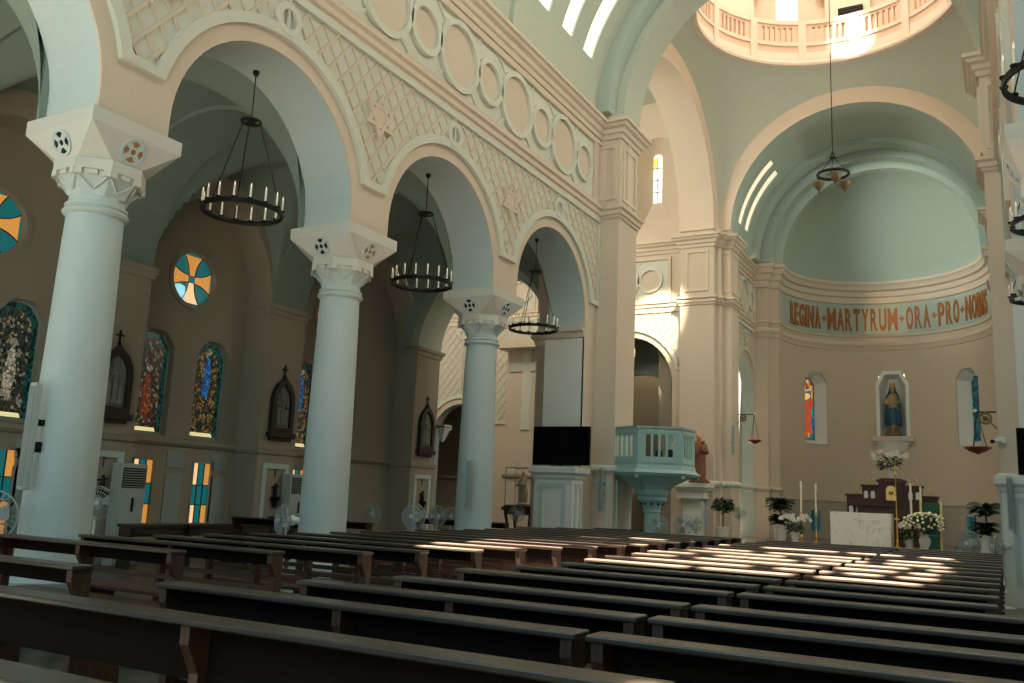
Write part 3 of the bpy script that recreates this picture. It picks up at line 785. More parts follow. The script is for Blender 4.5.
# chancel arch archivolt (pale band) and tympanum
f = lambda s, z, d: (s, 31.12 + d, z)
lp = [(XC + 4.9, CT), (XC + 4.9, CT + 5.6), (XC - 4.9, CT + 5.6), (XC - 4.9, CT), (XC - 4.2, CT)] + arc(XC, CT, 4.18, pi, 0, 60) + [(XC + 4.2, CT)]
struct(MB().plate([lp], f, -.07, -.03).build('wall_arch', CORN)); struct(MB().plate([lp], f, -.03, .9).build('wall_arch', VAULTT))
csl = [(32.78, 33.25, radians(11), radians(46)), (33.75, 34.25, radians(11), radians(45))]
barrel(XC, CT, 4.42, 32.0, 36.5, csl, VAULTT)
for s in csl: slitpane(XC, CT, 4.42 + .05, s, mat('daylit_dim_warm_glass', (.8, .7, .5), .5, emit=(1, .84, .58), es=.85))  # weaker, warmer emission than the nave panes
ribarch(XC, CT, 4.22, 4.7, 35.0, 35.7, VAULTT)
APC = (-3.95, 36.8); APR = 3.95
ribarch(-4.1, CT, 3.95, 4.7, 35.9, 36.45, VAULTT)
ribarch(-4.02, CT, 3.66, 4.9, 36.45, 36.85, VAULTT)
# stepped jamb piers of the apse
for sg in (1, -1):
    X = lambda x: APC[0] + sg * (x - APC[0])
    for a, b, y0, y1 in ((-8.88, -8.25, 36.13, 37.0), (-8.3, -7.87, 36.45, 37.0)):
        struct(MB().box(min(X(a), X(b)), max(X(a), X(b)), y0, y1, .4, CT).build('wall_pier', WALL))
    pth = [(-8.8, 36.1), (-8.25, 36.1), (-8.25, 36.45), (-7.89, 36.45), (-7.89, 36.85)]
    pth = [(X(x), y) for x, y in pth]
    if sg > 0: pth = pth[::-1]
    for pr in ([(0, 10.62), (.06, 10.66), (.08, 10.9), (.14, 10.95), (.16, 11.15), (.26, 11.22), (.28, 11.4), (.34, 11.46), (.34, 11.58), (0, 11.64)], [(0, 8.55), (.04, 8.57), (.06, 8.7), (.12, 8.78), (.1, 8.9), (.05, 8.95), (.08, 9.1), (.14, 9.14), (.14, 9.2), (0, 9.24)], PROF_DADO):
        trim(MB().sweep(pth, pr), CORN)

# ------------------------------------------------------------------ apse wall
def fA(s, z, d):   # s: angle in degrees from the axis (positive to the right)
    a = radians(s); return (APC[0] + (APR - d) * sin(a), APC[1] + (APR - d) * cos(a), z)
ah = {}
aws = [(-47, 'L'), (47, 'R')]
# wall in angular strips with holes for niche and windows and low windows
def apsewall():
    mb = MB(); N = 60; br = sorted(set([-92 + 184 * i / N for i in range(N + 1)] + [-59, -41, 37, 55, -10.5, 7.9, -58, -46, 38, 50]))
    for a, b in zip(br, br[1:]):
        m_ = (a + b) / 2; gaps = []
        if -10.5 < m_ < 7.9: gaps.append((4.8, 7.6 - max(0, abs(m_ + 1.3) - 5) * .12))
        for c in (-50, 46):
            if abs(m_ - c) < 9: gaps.append((4.4, 7.5 - max(0, abs(m_ - c) - 4) * .1))
        for c in (-52, 44):
            if abs(m_ - c) < 6: gaps.append((.75, 1.62))
        z = .4
        for g0, g1 in sorted(gaps):
            mb.plate([[(a, z), (b, z), (b, g0), (a, g0)]], fA, -.02, 0); z = g1
        mb.plate([[(a, z), (b, z), (b, 11.6), (a, 11.6)]], fA, -.02, 0)
    return struct(mb.build('wall_apse', WALL))
apsewall()
def apath(r, a0=92, a1=-92, n=60): return [(APC[0] + r * sin(radians(a0 + (a1 - a0) * i / n)), APC[1] + r * cos(radians(a0 + (a1 - a0) * i / n))) for i in range(n + 1)]
# travelling from right to left along the far wall, left of travel points to ... the viewer side
for pr, m in (([(0, 10.62), (.06, 10.66), (.08, 10.9), (.14, 10.95), (.16, 11.15), (.26, 11.22), (.28, 11.4), (.34, 11.46), (.34, 11.58), (0, 11.64)], CORN),
              ([(0, 8.55), (.04, 8.57), (.06, 8.7), (.12, 8.78), (.1, 8.9), (.05, 8.95), (.08, 9.1), (.14, 9.14), (.14, 9.2), (0, 9.24)], CORN),
              ([(0, 1.95), (.03, 1.96), (.05, 2.02), (.0, 2.05)], DADO)):
    trim(MB().sweep(apath(APR), pr), m, True)
dd = MB()
for i in range(60):
    a, b = -92 + 184 * i / 60, -92 + 184 * (i + 1) / 60
    if abs((a + b) / 2 + 52) <= 6 or abs((a + b) / 2 - 44) <= 6: 
        dd.plate([[(a, .42), (b, .42), (b, .75), (a, .75)]], fA, 0, .012); dd.plate([[(a, 1.62), (b, 1.62), (b, 1.95), (a, 1.95)]], fA, 0, .012)
    else: dd.plate([[(a, .42), (b, .42), (b, 1.95), (a, 1.95)]], fA, 0, .012)
trim(dd, DADO)
# conch
vs = []; fs = []; n = 40; m = 24; CR = 3.94
for j in range(m + 1):
    t = pi / 2 * j / m
    for k in range(n + 1):
        a = radians(-95 + 190 * k / n); vs.append((APC[0] + CR * cos(t) * sin(a), APC[1] + CR * cos(t) * cos(a), CT + CR * sin(t)))
for j in range(m):
    for k in range(n): fs.append((j * (n + 1) + k, j * (n + 1) + k + 1, (j + 1) * (n + 1) + k + 1, (j + 1) * (n + 1) + k))
struct(MB().add(vs, fs).build('ceiling_conch', VAULTT, smooth=True, normals=False))
# frieze band with the inscription
band = thing('inscription', 'orange gold capital letters on the blue grey frieze round the apse', 'inscription')
bb = MB()
for i in range(60):
    a, b = -90 + 180 * i / 60, -90 + 180 * (i + 1) / 60
    bb.plate([[(a, 9.24), (b, 9.24), (b, 10.6), (a, 10.6)]], fA, 0, .02)
trim(bb, BAND)
TXT = 'REGINA+MARTYRUM+ORA+PRO+NOBIS'
def letter(ch, ac, w, h, z0):
    cu = bpy.data.curves.new('letter', 'FONT'); cu.body = ch; cu.size = 1; cu.extrude = .03; cu.offset = .03; cu.resolution_u = 4
    ob = bpy.data.objects.new('letter_tmp', cu); C.objects.link(ob)
    dg = bpy.context.evaluated_depsgraph_get(); me = bpy.data.meshes.new_from_object(ob.evaluated_get(dg))
    bpy.data.objects.remove(ob); 
    xs = [v.co.x for v in me.vertices]; ys = [v.co.y for v in me.vertices]; x0, x1, y0, y1 = min(xs), max(xs), min(ys), max(ys)
    for v in me.vertices:
        s = ((v.co.x - (x0 + x1) / 2) / (x1 - x0)) * w; z = z0 + (v.co.y - y0) / (y1 - y0) * h; d = .02 + (v.co.z + .03) * .7
        v.co = Vector(fA(ac + math.degrees(s / APR), z, d))
    me.materials.clear(); me.materials.append(LETTER)
    o = bpy.data.objects.new('letter', me); C.objects.link(o); o.parent = band; return o
wid = {'I': .09, '+': .19, 'M': .34, 'N': .28}
GAP = .055
tot = sum(wid.get(c, .25) + GAP for c in TXT)
ARC = 144.6; sc_ = radians(ARC) * APR / tot
pos = 0
for c in TXT:
    w0 = wid.get(c, .25); ac = -ARC / 2 + (pos + (w0 + GAP) / 2) / tot * ARC - 1.4
    if c == '+': letter(c, ac, .23, .26, 9.80)
    else: letter(c, ac, w0 * sc_, 1.0, 9.43)
    pos += w0 + GAP

# apse niche with white frame
WN = mat('white_niche_paint', (.78, .82, .79), .6)
def fTan(c, off=0.):   # plane tangent to the apse wall at angle c (deg)
    a = radians(c); t = Vector((cos(a), -sin(a), 0)); nn = Vector((sin(a), cos(a), 0)); o = Vector((APC[0], APC[1], 0)) + nn * APR
    return lambda s, z, d: tuple(o + t * s + nn * (-(d) + off) + Vector((0, 0, z)))
f = fTan(-1.3, -.02)
ho = [(-.66, 4.75), (.66, 4.75), (.66, 7.1), (.36, 7.66), (-.36, 7.66), (-.66, 7.1)]
hi = [(-.52, 4.75), (.52, 4.75), (.52, 7.02), (.28, 7.5), (-.28, 7.5), (-.52, 7.02)]
trim(MB().plate([ho, hi[::-1]], f, -.12, .09), WN)
hb = [(x * .62, z if z < 5 else z - .12) for x, z in hi]
nb = MB(); n = 6; nb.add([f(s, z, -.02) for s, z in hi] + [f(s, z, -.55) for s, z in hb], [(i, (i + 1) % n, n + (i + 1) % n, n + i) for i in range(n)] + [tuple(range(n, 2 * n))])
struct(nb.build('wall_niche', WN, normals=False))
trim(MB().plate([[(-.8, 4.62), (.8, 4.62), (.8, 4.82), (-.8, 4.82)]], f, -.3, .42), CORN)
cs = MB()
for i in range(9):
    pass
cs.lathe([(.06, 3.72), (.16, 3.8), (.22, 4.0), (.5, 4.2), (.62, 4.4), (.74, 4.62)], (APC[0] - .09, APC[1] + APR), 24, 1, .55)
trim(cs, WN, False)

# Madonna statue
def madonna(loc):
    t = thing('madonna_statue', 'crowned statue in blue mantle holding a child, in white apse niche', 'statue', loc)
    MB().lathe([(.34, 0), (.34, .12), (.27, .16), (.25, .3), (.2, .42)], n=16).build('cloud_base', GOLD if False else mat('dull_gilded_base', (.16, .12, .05), .5, bump=.8, scale=12, var=.5), t)
    rb = MB().lathe([(.22, .38), (.26, .5), (.25, .9), (.235, 1.25), (.25, 1.5), (.23, 1.72), (.12, 1.84), (.07, 1.88), (.065, 1.96)], n=20, sy=.75)
    rb.tube([(-.2, -.02, 1.68), (-.27, -.14, 1.42), (-.06, -.27, 1.38)], [.09, .085, .05]); rb.tube([(.2, -.02, 1.68), (.27, -.1, 1.48), (.1, -.25, 1.46)], [.09, .085, .05])
    rb.build('robe', ROBEC, t, True)
    mt = MB(); vs = []; fs = []
    prof = [(.32, .45), (.33, .9), (.31, 1.3), (.31, 1.55), (.27, 1.75), (.17, 1.92), (.135, 2.05), (.10, 2.16), (.02, 2.2)]
    for r, z in prof:
        for k in range(17):
            a = radians(-62 + 304 * k / 16) if z < 1.3 else radians(-40 + 260 * k / 16)
            fold = 1 + .05 * sin(k * 2.4 + z * 2)
            vs.append((r * fold * cos(a), r * fold * sin(a) * .8, z))
    for i in range(len(prof) - 1):
        for k in range(16): fs.append((i * 17 + k, i * 17 + k + 1, (i + 1) * 17 + k + 1, (i + 1) * 17 + k))
    o = MB().add(vs, fs).build('mantle', ROBEB, t, True, normals=False); sd = o.modifiers.new('thick', 'SOLIDIFY'); sd.thickness = .03
    ap = MB().lathe([(.2, .5), (.22, .8), (.2, 1.05), (.16, 1.25)], (0, -.08), 12, 1, .7).build('blue_apron', ROBEB, t, True)
    hd = MB().ball((0, -.03, 2.03), .1, 14, 10, .85, .95, 1.2); hd.ball((0, -.135, 2.02), .018); hd.tube([(0, -.01, 1.86), (0, -.02, 1.97)], .045); hd.build('head', SKIN, t, True)
    ch = MB().lathe([(.07, 1.42), (.09, 1.5), (.07, 1.66), (.03, 1.7)], (.12, -.22), 12); ch.ball((.12, -.24, 1.77), .062, 10, 8); ch.tube([(.16, -.24, 1.64), (.27, -.28, 1.7)], [.025, .018]); ch.build('child', ROBEC, t, True)
    cr = MB().lathe([(.095, 2.13), (.1, 2.2), (.12, 2.3)], n=16)
    for k in range(6): cr.bar((.11 * cos(k * pi / 3), .11 * sin(k * pi / 3), 2.26), (.12 * cos(k * pi / 3), .12 * sin(k * pi / 3), 2.36), .03, .02)
    cr.build('crown', GOLD, t)
    return t
a0 = fTan(-1.3)(0, 4.82, -.05)
madonna(a0)

# apse stained windows with white splays
SG_AP = glassmat('apse_figure_glass', [(.02, .10, .22), (.45, .06, .02), (.6, .3, .08), (.03, .2, .25), (.5, .4, .25), (.02, .05, .12)], 5.5, .75, .03, (1, 1, .6))
SG_AP2 = glassmat('apse_blue_green_glass', [(.01, .06, .09), (.02, .10, .10), (.01, .03, .05)], 6, .5, .03)
for c, sg in ((-50, 1), (46, -1)):
    f = fTan(c, .0)
    W_ = .60; ho = [(-W_, 4.42), (W_, 4.42), (W_, 7.1), (W_ * .45, 7.5), (-W_ * .45, 7.5), (-W_, 7.1)]
    trim(MB().plate([[(-.64, 4.34), (.64, 4.34), (.64, 7.56), (-.64, 7.56)], ho[::-1]], f, -.03, .05), WALL)
    W2 = .34; hi = [(-W2, 4.6), (W2, 4.6), (W2, 7.0), (W2 * .45, 7.3), (-W2 * .45, 7.3), (-W2, 7.0)]
    n = 6; nb = MB(); nb.add([f(s, z, .0) for s, z in ho] + [f(s, z, -.55) for s, z in hi], [(i, (i + 1) % n, n + (i + 1) % n, n + i) for i in range(n)])
    struct(nb.build('wall_splay', WN, normals=False))
    w = window((0, 0, 0))
    MB().plate([hi], f, -.56, -.52).build('stained_pane', SG_AP if sg > 0 else SG_AP2, w)
    fr = MB().plate([hi, [(x * .86, 4.66 + (z - 4.6) * .96) for x, z in hi][::-1]], f, -.52, -.49); fr.build('pane_border', glassmat('teal_border_glass%d' % sg, [(.01, .08, .09), (.02, .2, .2), (.005, .02, .03)], 12, .5, .04), w)
    if sg > 0:
        fg = MB().plate([[(-.14, 4.9), (.16, 4.9), (.18, 5.9), (.1, 6.3), (-.1, 6.3), (-.18, 5.8)]], f, -.52, -.50); fg.build('figure_robe', mat('red_robe_glass', (.4, .06, .03), .4, emit=(.6, .10, .04), es=.5, var=.6, scale=6), w)
        MB().plate([disc(0, 6.5, .13, 14)], f, -.52, -.495).build('figure_halo', mat('gold_halo_glass', (.7, .4, .1), .4, emit=(.9, .5, .1), es=.8), w)
for c in (-51.5, 44):
    f = fTan(c, .0); w = window((0, 0, 0))
    trim(MB().plate([[(-.46, .62), (.46, .62), (.46, 1.74), (-.46, 1.74)], [(-.26, .76), (-.26, 1.6), (.26, 1.6), (.26, .76)]], f, -.03, .03), DADO)
    hi = [(-.42, .72), (.42, .72), (.42, 1.64), (-.42, 1.64)]
    MB().plate([hi], f, -.12, -.08).build('pane', mat('blue_glass', (.01, .08, .14), .3, emit=(.008, .08, .09), es=.5), w)
    g = MB()
    for z in (.95, 1.18, 1.4): g.plate([[(-.24, z - .012), (.24, z - .012), (.24, z + .012), (-.24, z + .012)]], f, -.08, -.05)
    for s in (-.09, .09): g.plate([[(s - .01, .74), (s + .01, .74), (s + .01, 1.63), (s - .01, 1.63)]], f, -.08, -.05)
    g.build('glazing_bars', LEAD, w)

# ------------------------------------------------------------------ aisle stained windows
SGS = [glassmat('figure_glass_white', [(.05, .06, .05), (.30, .28, .20), (.02, .05, .05), (.12, .09, .04), (.42, .40, .30), (.01, .03, .03)], 18, .17, .06, (1, 1, .8)),
       glassmat('figure_glass_red', [(.05, .05, .035), (.30, .26, .18), (.24, .06, .02), (.02, .07, .06), (.10, .07, .03), (.02, .03, .03)], 18, .19, .06, (1, 1, .8)),
       glassmat('figure_glass_gold', [(.10, .06, .015), (.35, .20, .05), (.02, .04, .03), (.20, .11, .03), (.01, .05, .08), (.45, .32, .12)], 18, .20, .06, (1, 1, .8))]
SGB = glassmat('green_border_glass', [(.005, .05, .045), (.01, .12, .08), (.004, .02, .02), (.01, .09, .08)], 16, .35, .05)
BR1 = glassmat('brick_red_glass', [(.35, .07, .02), (.2, .04, .02), (.12, .05, .03), (.4, .12, .03)], 17, .28, .04)
BL1 = glassmat('blue_robe_glass', [(.01, .10, .4), (.02, .2, .55), (.01, .05, .2), (.03, .16, .3)], 17, .45, .04)
WH1 = glassmat('pale_robe_glass', [(.5, .45, .33), (.3, .28, .2), (.6, .55, .42), (.15, .14, .1)], 17, .35, .04)
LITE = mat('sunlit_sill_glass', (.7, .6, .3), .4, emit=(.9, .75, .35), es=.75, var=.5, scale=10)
for i, c in enumerate(lan):
    w = window((0, 0, 0)); kind = [1, 2, 0][i % 3] if c > 11 else 0
    if 12 < c < 13: kind = 1
    elif 13.5 < c < 14.5: kind = 2
    elif c > 15: kind = 2
    lo = lancet(c, .46, 2.56, 4.78); li = lancet(c, .42, 2.62, 4.73, .22); lj = lancet(c, .31, 2.72, 4.60, .17)
    MB().plate([lancet(c, .46, 2.56, 4.78), li[::-1]], fO, -.24, -.15).build('window_frame', GREYG, w)
    MB().plate([li, lj[::-1]], fO, -.20, -.165).build('border_glass', SGB, w)
    MB().plate([lj], fO, -.20, -.17).build('stained_pane', SGS[kind], w)
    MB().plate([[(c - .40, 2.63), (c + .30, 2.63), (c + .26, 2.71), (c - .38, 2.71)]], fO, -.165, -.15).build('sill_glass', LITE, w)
    rb = {0: WH1, 1: BR1, 2: BL1}[kind]
    z0 = {0: 3.0, 1: 2.95, 2: 3.55}[kind]
    MB().plate([[(c - .12, z0), (c + .06, z0 - .05), (c + .11, z0 + .5), (c + .05, z0 + .85), (c - .03, z0 + .9), (c - .10, z0 + .6)]], fO, -.17, -.16).build('figure_robe', rb, w)
    MB().plate([disc(c + .0, z0 + 1.0, .075, 12)], fO, -.17, -.158).build('figure_head', WH1, w)
for bc in BAYC:
    w = window((0, 0, 0)); z = 6.08; r = .62
    MB().plate([disc(bc, z, .70), disc(bc, z, .60)[::-1]], fO, -.2, .04).build('window_frame', WALLD, w)
    fo = lambda s, zz, d: fO(bc + s, z + zz, d)
    MB().plate([disc(0, 0, .6)], fo, -.14, -.12).build('teal_pane', G_TEAL, w)
    for k in range(4):
        a = k * pi / 2; pts = []
        for j in range(9): t = j / 8; rr = .06 + t * .53; hw = .085 + (.30 - .085) * t ** 2.2; pts.append((rr, hw))
        lp = [(rr, hw) for rr, hw in pts] + [(rr, -hw) for rr, hw in pts[::-1]]
        lp = [(x if hypot(x, y) < .595 else x * .595 / hypot(x, y), y if hypot(x, y) < .595 else y * .595 / hypot(x, y)) for x, y in lp]
        lp = [(x * cos(a) - y * sin(a), x * sin(a) + y * cos(a)) for x, y in lp]
        MB().plate([lp], fo, -.12, -.10).build('cross_arm', G_ORANGE if k != 3 else G_PALE, w)
        lp2 = lp
        ld = MB(); m = len(lp)
        for j in list(range(8)) + list(range(9, 17)): ld.bar(fo(lp[j][0], lp[j][1], -.095), fo(lp[j + 1][0], lp[j + 1][1], -.095), .018)
        ld.build('lead_came', LEAD, w)
    MB().plate([[(-.08, -.08), (.08, -.08), (.08, .08), (-.08, .08)]], fo, -.1, -.085).build('centre_pane', G_TEAL, w)
    if bc > 12 and bc < 14: MB().plate([[(-.16, -.2), (-.12, -.48), (-.26, -.52), (-.42, -.38), (-.52, -.22), (-.3, -.16)]], fo, -.1, -.09).build('bright_pane', G_BLUEW, w)
# low cross windows
for bc in BAYC:
    for dx in (-.78, .78):
        c = bc + dx; w = window((0, 0, 0)); z0, z1 = .55, 2.03
        MB().plate([[(c - .30, z0 - .04), (c + .30, z0 - .04), (c + .30, z1 + .04), (c - .30, z1 + .04)], [(c - .25, z0), (c - .25, z1), (c + .25, z1), (c + .25, z0)]], fO, -.1, .02).build('window_frame', WALLD, w)
        for s0, s1 in ((-.25, -.085), (.085, .25)):
            for p, q, m_ in ((1.55, z1, G_ORANGE), (1.12, 1.55, G_TEAL), (.72, 1.12, G_ORANGE if s0 > 0 else G_PALE), (z0, .72, G_ORANGE if s0 > 0 else G_PALE)):
                MB().plate([[(c + s0, p), (c + s1, p), (c + s1, q), (c + s0, q)]], fO, -.07, -.05).build('pane', m_ if not (s0 < 0 and p > 1.5) else G_PALE, w)
        MB().plate([[(c - .085, z0), (c + .085, z0), (c + .085, z1), (c - .085, z1)]], fO, -.07, -.05).build('pane', G_TEAL, w)
        ld = MB()
        for s in (-.085, .085): ld.plate([[(c + s - .008, z0), (c + s + .008, z0), (c + s + .008, z1), (c + s - .008, z1)]], fO, -.05, -.03)
        for z in (.72, 1.12, 1.55): ld.plate([[(c - .25, z - .01), (c + .25, z - .01), (c + .25, z + .01), (c - .25, z + .01)]], fO, -.05, -.03)
        ld.build('lead_came', LEAD, w)

# ------------------------------------------------------------------ chandeliers
def make_chandelier(label, x, y):
    t = thing('chandelier', label, 'chandelier', (x, y, 5.45), 0, 'iron wheel chandeliers in the arches')
    R_ = .56
    MB().sweep([(R_ * cos(2 * pi * k / 48), R_ * sin(2 * pi * k / 48)) for k in range(48)], [(-.015, -.03), (.015, -.03), (.03, 0), (.015, .035), (-.015, .035)], True).build('ring', IRON, t)
    MB().tube([(.14 * cos(2 * pi * k / 24), .14 * sin(2 * pi * k / 24), 1.38) for k in range(24)], .018, 6, True).lathe([(.05, 1.36), (.06, 1.4), (.02, 1.43)], n=12).bar((-.14, 0, 1.38), (.14, 0, 1.38), .02).bar((0, -.14, 1.38), (0, .14, 1.38), .02).build('hub', IRON, t)
    MB().tube([(0, 0, 1.38), (0, 0, 2.15)], .009, 6).lathe([(.02, 2.1), (.05, 2.14), (.05, 2.18)], n=12).build('hanging_rod', IRON, t)
    for k in range(3):
        a = 2 * pi * k / 3 + .5
        MB().tube([(.13 * cos(a), .13 * sin(a), 1.38), (R_ * cos(a), R_ * sin(a), 0)], .008, 6).build('suspension_bar', IRON, t)
    cm = None
    for k in range(16):
        a = 2 * pi * (k + .5) / 16
        if cm is None:
            cm = MB().lathe([(.035, .03), (.04, .05), (.02, .055)], n=10).build('candle_cup', IRON, t)
            cc = MB().lathe([(.016, .05), (.016, .20), (.008, .205)], n=10).build('candle', CANDLE, cm, True)
            fl = MB().lathe([(.004, .2), (.011, .225), (.002, .27)], n=8).build('flame_bulb', FLAME, cm, True); o = cm
        else:
            o = cm.copy(); C.objects.link(o)
            for q in (cc, fl): z = q.copy(); C.objects.link(z); z.parent = o
        o.location = (R_ * cos(a), R_ * sin(a), 0)
    return t
ch0 = make_chandelier('black wheel chandelier with candles hanging in the nearest left arch', -9.43, 8.69)
dup(ch0, (-9.43, 13.22, 5.45), .2, 'black wheel chandelier hanging in the middle left arch')
dup(ch0, (-9.43, 17.78, 5.45), .1, 'black wheel chandelier in the farthest left arch, above the television')
dup(ch0, (.72, 8.69, 5.45), 0, 'partly visible chandelier at the right edge, topmost and nearest')
dup(ch0, (.80, 13.22, 5.45), .3, 'partly visible chandelier at the right edge, middle of three')
dup(ch0, (.80, 17.78, 5.45), .6, 'partly visible chandelier at the right edge, lowest and farthest')

# crossing lamp
t = thing('hanging_lamp', 'iron ring lamp with three bowls on a long rod below the dome', 'lamp', (-4.07, 26.5, 11.55))
MB().tube([(.44 * cos(2 * pi * k / 32), .44 * sin(2 * pi * k / 32), 0) for k in range(32)], .045, 8, True).build('ring', IRON, t, True)
MB().tube([(0, 0, .62), (0, 0, 15.9)], .014, 6).lathe([(.1, .52), (.05, .62), (.02, .72)], n=12).build('rod', IRON, t)
for k in range(3):
    a = radians(-90 + 19 + 120 * k) - .0
    MB().tube([(0, 0, .55), (.44 * cos(a + 1), .44 * sin(a + 1), 0)], .01, 6).build('suspension_bar', IRON, t)
    x, y = .44 * cos(a), .44 * sin(a)
    b = MB().tube([(x, y, 0), (x, y, -.16)], .01, 6).build('drop_chain', IRON, t)
    MB().lathe([(.12, -.14), (.17, -.18), (.155, -.28), (.08, -.38), (.03, -.42), (.02, -.5), (.005, -.52)], (x, y), 16).build('lamp_bowl', mat('amber_brass_bowl', (.15, .10, .045), .5, metal=.2), b, True)

# ------------------------------------------------------------------ stations of the cross
def station(label, y):
    t = thing('station_plaque', label, 'plaque', (PX, y, 2.72), 0, 'stations of the cross on the pilasters')
    f = lambda s, z, d: (d, s, z)
    og = [(-.36, .12), (.36, .12), (.36, .85), (.33, 1.05), (.22, 1.25), (.07, 1.36), (0, 1.45), (-.07, 1.36), (-.22, 1.25), (-.33, 1.05), (-.36, .85)]
    ig = [(x * .70, .24 + (z - .12) * .78) for x, z in og]
    MB().plate([og, ig[::-1]], f, 0, .12).build('frame', FRAME, t, bevel=.01)
    MB().plate([ig], f, 0, .045).build('relief_ground', RELIEF, t)
    rl = MB()
    for x, h in ((-.12, .5), (.02, .62), (.14, .45)):
        rl.lathe([(.07, .3), (.06, .3 + h * .5), (.05, .3 + h * .8), (.02, .3 + h * .85)], (.06, x), 10, .6, 1); rl.ball((.07, x, .3 + h * .93), .045, 8, 6)
    rl.bar((.06, -.2, .95), (.06, .2, .75), .035, .035); rl.bar((.06, .02, .6), (.06, -.08, 1.1), .035, .035)
    rl.build('relief_figures', RELIEF, t, True)
    MB().box(0, .16, -.42, .42, 0, .12).box(0, .1, -.34, .34, -.07, 0).build('shelf', FRAME, t, bevel=.01)
    MB().bar((.05, 0, 1.43), (.05, 0, 1.72), .03, .03).bar((.05, -.09, 1.62), (.05, .09, 1.62), .03, .03).ball((.05, 0, 1.46), .04, 8, 6).build('finial_cross', IRON, t)
    return t
s0 = station('dark arched station plaque beside the nearest left column, partly hidden', 10.95)
dup(s0, (PX, 15.5, 2.72), 0, 'dark arched station plaque left of the middle column')
dup(s0, (PX, 21.5, 2.72), 0, 'dark arched station plaque left of the third column')
# small wall niches with holy water figures on the pilaster dados
def niche_fig(label, y):
    t = thing('holy_water_stoup', label, 'stoup', (PX, y, 1.1), 0, 'bracket stoups on the pilaster dados')
    MB().lathe([(.03, .0), (.07, .06), (.05, .1), (.1, .2), (.12, .26)], (.08, 0), 12).build('bowl', BLACK, t)
    MB().lathe([(.05, .26), (.05, .4), (.03, .5)], (.06, .0), 10).ball((.06, 0, .53), .035).bar((.05, -.11, .47), (.05, .11, .5), .03, .03).build('figure', IRON, t)
    MB().bar((.015, 0, .72), (.015, 0, .96), .02, .02).bar((.015, -.08, .88), (.015, .08, .88), .02, .02).build('wall_cross', mat('dull_bronze', (.12, .09, .05), .5, metal=.5), t)
    return t
n0 = niche_fig('dark bracket stoup and cross right of the nearest column', 10.95)
dup(n0, (PX, 15.5, 1.1), 0, 'dark bracket stoup and cross on dado below the second station plaque')
dup(n0, (PX, 21.5, 1.1), 0, 'dark bracket stoup and cross on dado below the third station plaque')

# ------------------------------------------------------------------ air conditioners
def ac(label, y, x=-14.45):
    t = thing('air_conditioner', label, 'air conditioner', (x, y, 0), 0, 'tall floor standing air conditioners')
    MB().box(-.34, -.05, -.29, .29, 0, 1.9).build('cabinet', ACW, t, bevel=.02)
    MB().box(-.05, -.035, -.26, .26, .05, 1.4).build('front_panel', ACW, t)
    g = MB()
    for k in range(8): g.box(-.05, -.02, -.25, .25, 1.46 + k * .045, 1.475 + k * .045)
    MB().box(-.055, -.045, -.26, .26, 1.44, 1.82).build('outlet', SHADOWD, t); g.build('louvres', GREYG, t)
    MB().box(-.04, -.015, -.02, .02, 1.0, 1.26).build('display', BLACK, t)
    return t
a1 = ac('off white tall air conditioner left of the low stained windows', 11.42, -14.52)
dup(a1, (-14.52, 16.0, 0), 0, 'tall air conditioner half hidden behind the middle column')

# ------------------------------------------------------------------ pedestals, televisions, speakers
def pedestal(label, x0, x1, y0, y1):
    t = thing('pedestal', label, 'pedestal', ((x0 + x1) / 2, (y0 + y1) / 2, 0), 0); w, d = (x1 - x0) / 2, (y1 - y0) / 2
    MB().box(-w, w, -d, d, 0, 2.15).build('body', WHITE, t)
    MB().sweep([(-w, -d), (-w, d), (w, d), (w, -d)][::-1][::-1], [(0, 2.05), (.03, 2.06), (.05, 2.14), (.12, 2.2), (.12, 2.32), (0, 2.34)][::1], True).box(-w - .1, w + .1, -d - .1, d + .1, 2.2, 2.34).build('cornice', WHITE, t)
    pn = MB()
    pn.plate([[(-w + .16, .35), (w - .16, .35), (w - .16, 1.95), (-w + .16, 1.95)], [(-w + .26, .45), (-w + .26, 1.85), (w - .26, 1.85), (w - .26, .45)]], lambda s, z, dd: (s, -d - dd, z), 0, .035)
    pn.plate([[(-d + .12, .35), (d - .12, .35), (d - .12, 1.95), (-d + .12, 1.95)], [(-d + .2, .45), (-d + .2, 1.85), (d - .2, 1.85), (d - .2, .45)]], lambda s, z, dd: (w + dd, s, z), 0, .035)
    pn.plate([[(-d + .12, .35), (d - .12, .35), (d - .12, 1.95), (-d + .12, 1.95)], [(-d + .2, .45), (-d + .2, 1.85), (d - .2, 1.85), (d - .2, .45)]], lambda s, z, dd: (-w - dd, s, z), 0, .035)
    pn.build('panel_moulding', WHITEB, t)
    MB().box(-w - .04, w + .04, -d - .04, d + .04, 0, .25).build('plinth', WHITE, t)
    return t
pedestal('white panelled pedestal under the television by the left crossing pier', -9.80, -8.80, 18.82, 19.42)
pedestal('white panelled pedestal with pale panel at the right edge', -.06, 1.1, 18.82, 19.42)
def tv(label, x, y, z, w, h, rz=0.):
    t = thing('television', label, 'television', (x, y, z), rz)
    MB().box(-w / 2, w / 2, -.03, .04, 0, h).build('housing', BLACK, t, bevel=.008)
    MB().box(-w / 2 + .02, w / 2 - .02, -.036, -.03, .02, h - .02).build('screen', mat('dark_screen', (.002, .002, .002), .7, spec=.05), t)
    MB().box(-.05, .05, .04, .10, h * .3, h * .6).build('wall_bracket', IRON, t)
    MB().box(-.25, .25, -.1, .12, -.035, -.015).box(-.03, .03, -.02, .02, -.03, .02).build('stand', BLACK, t)
    return t
tv('black television on the white pedestal beside the left crossing pier', -9.24, 19.08, 2.385, 1.5, .92)
tv('black television cut by the right edge of the picture', .93, 19.15, 2.385, 1.4, .88, .0)
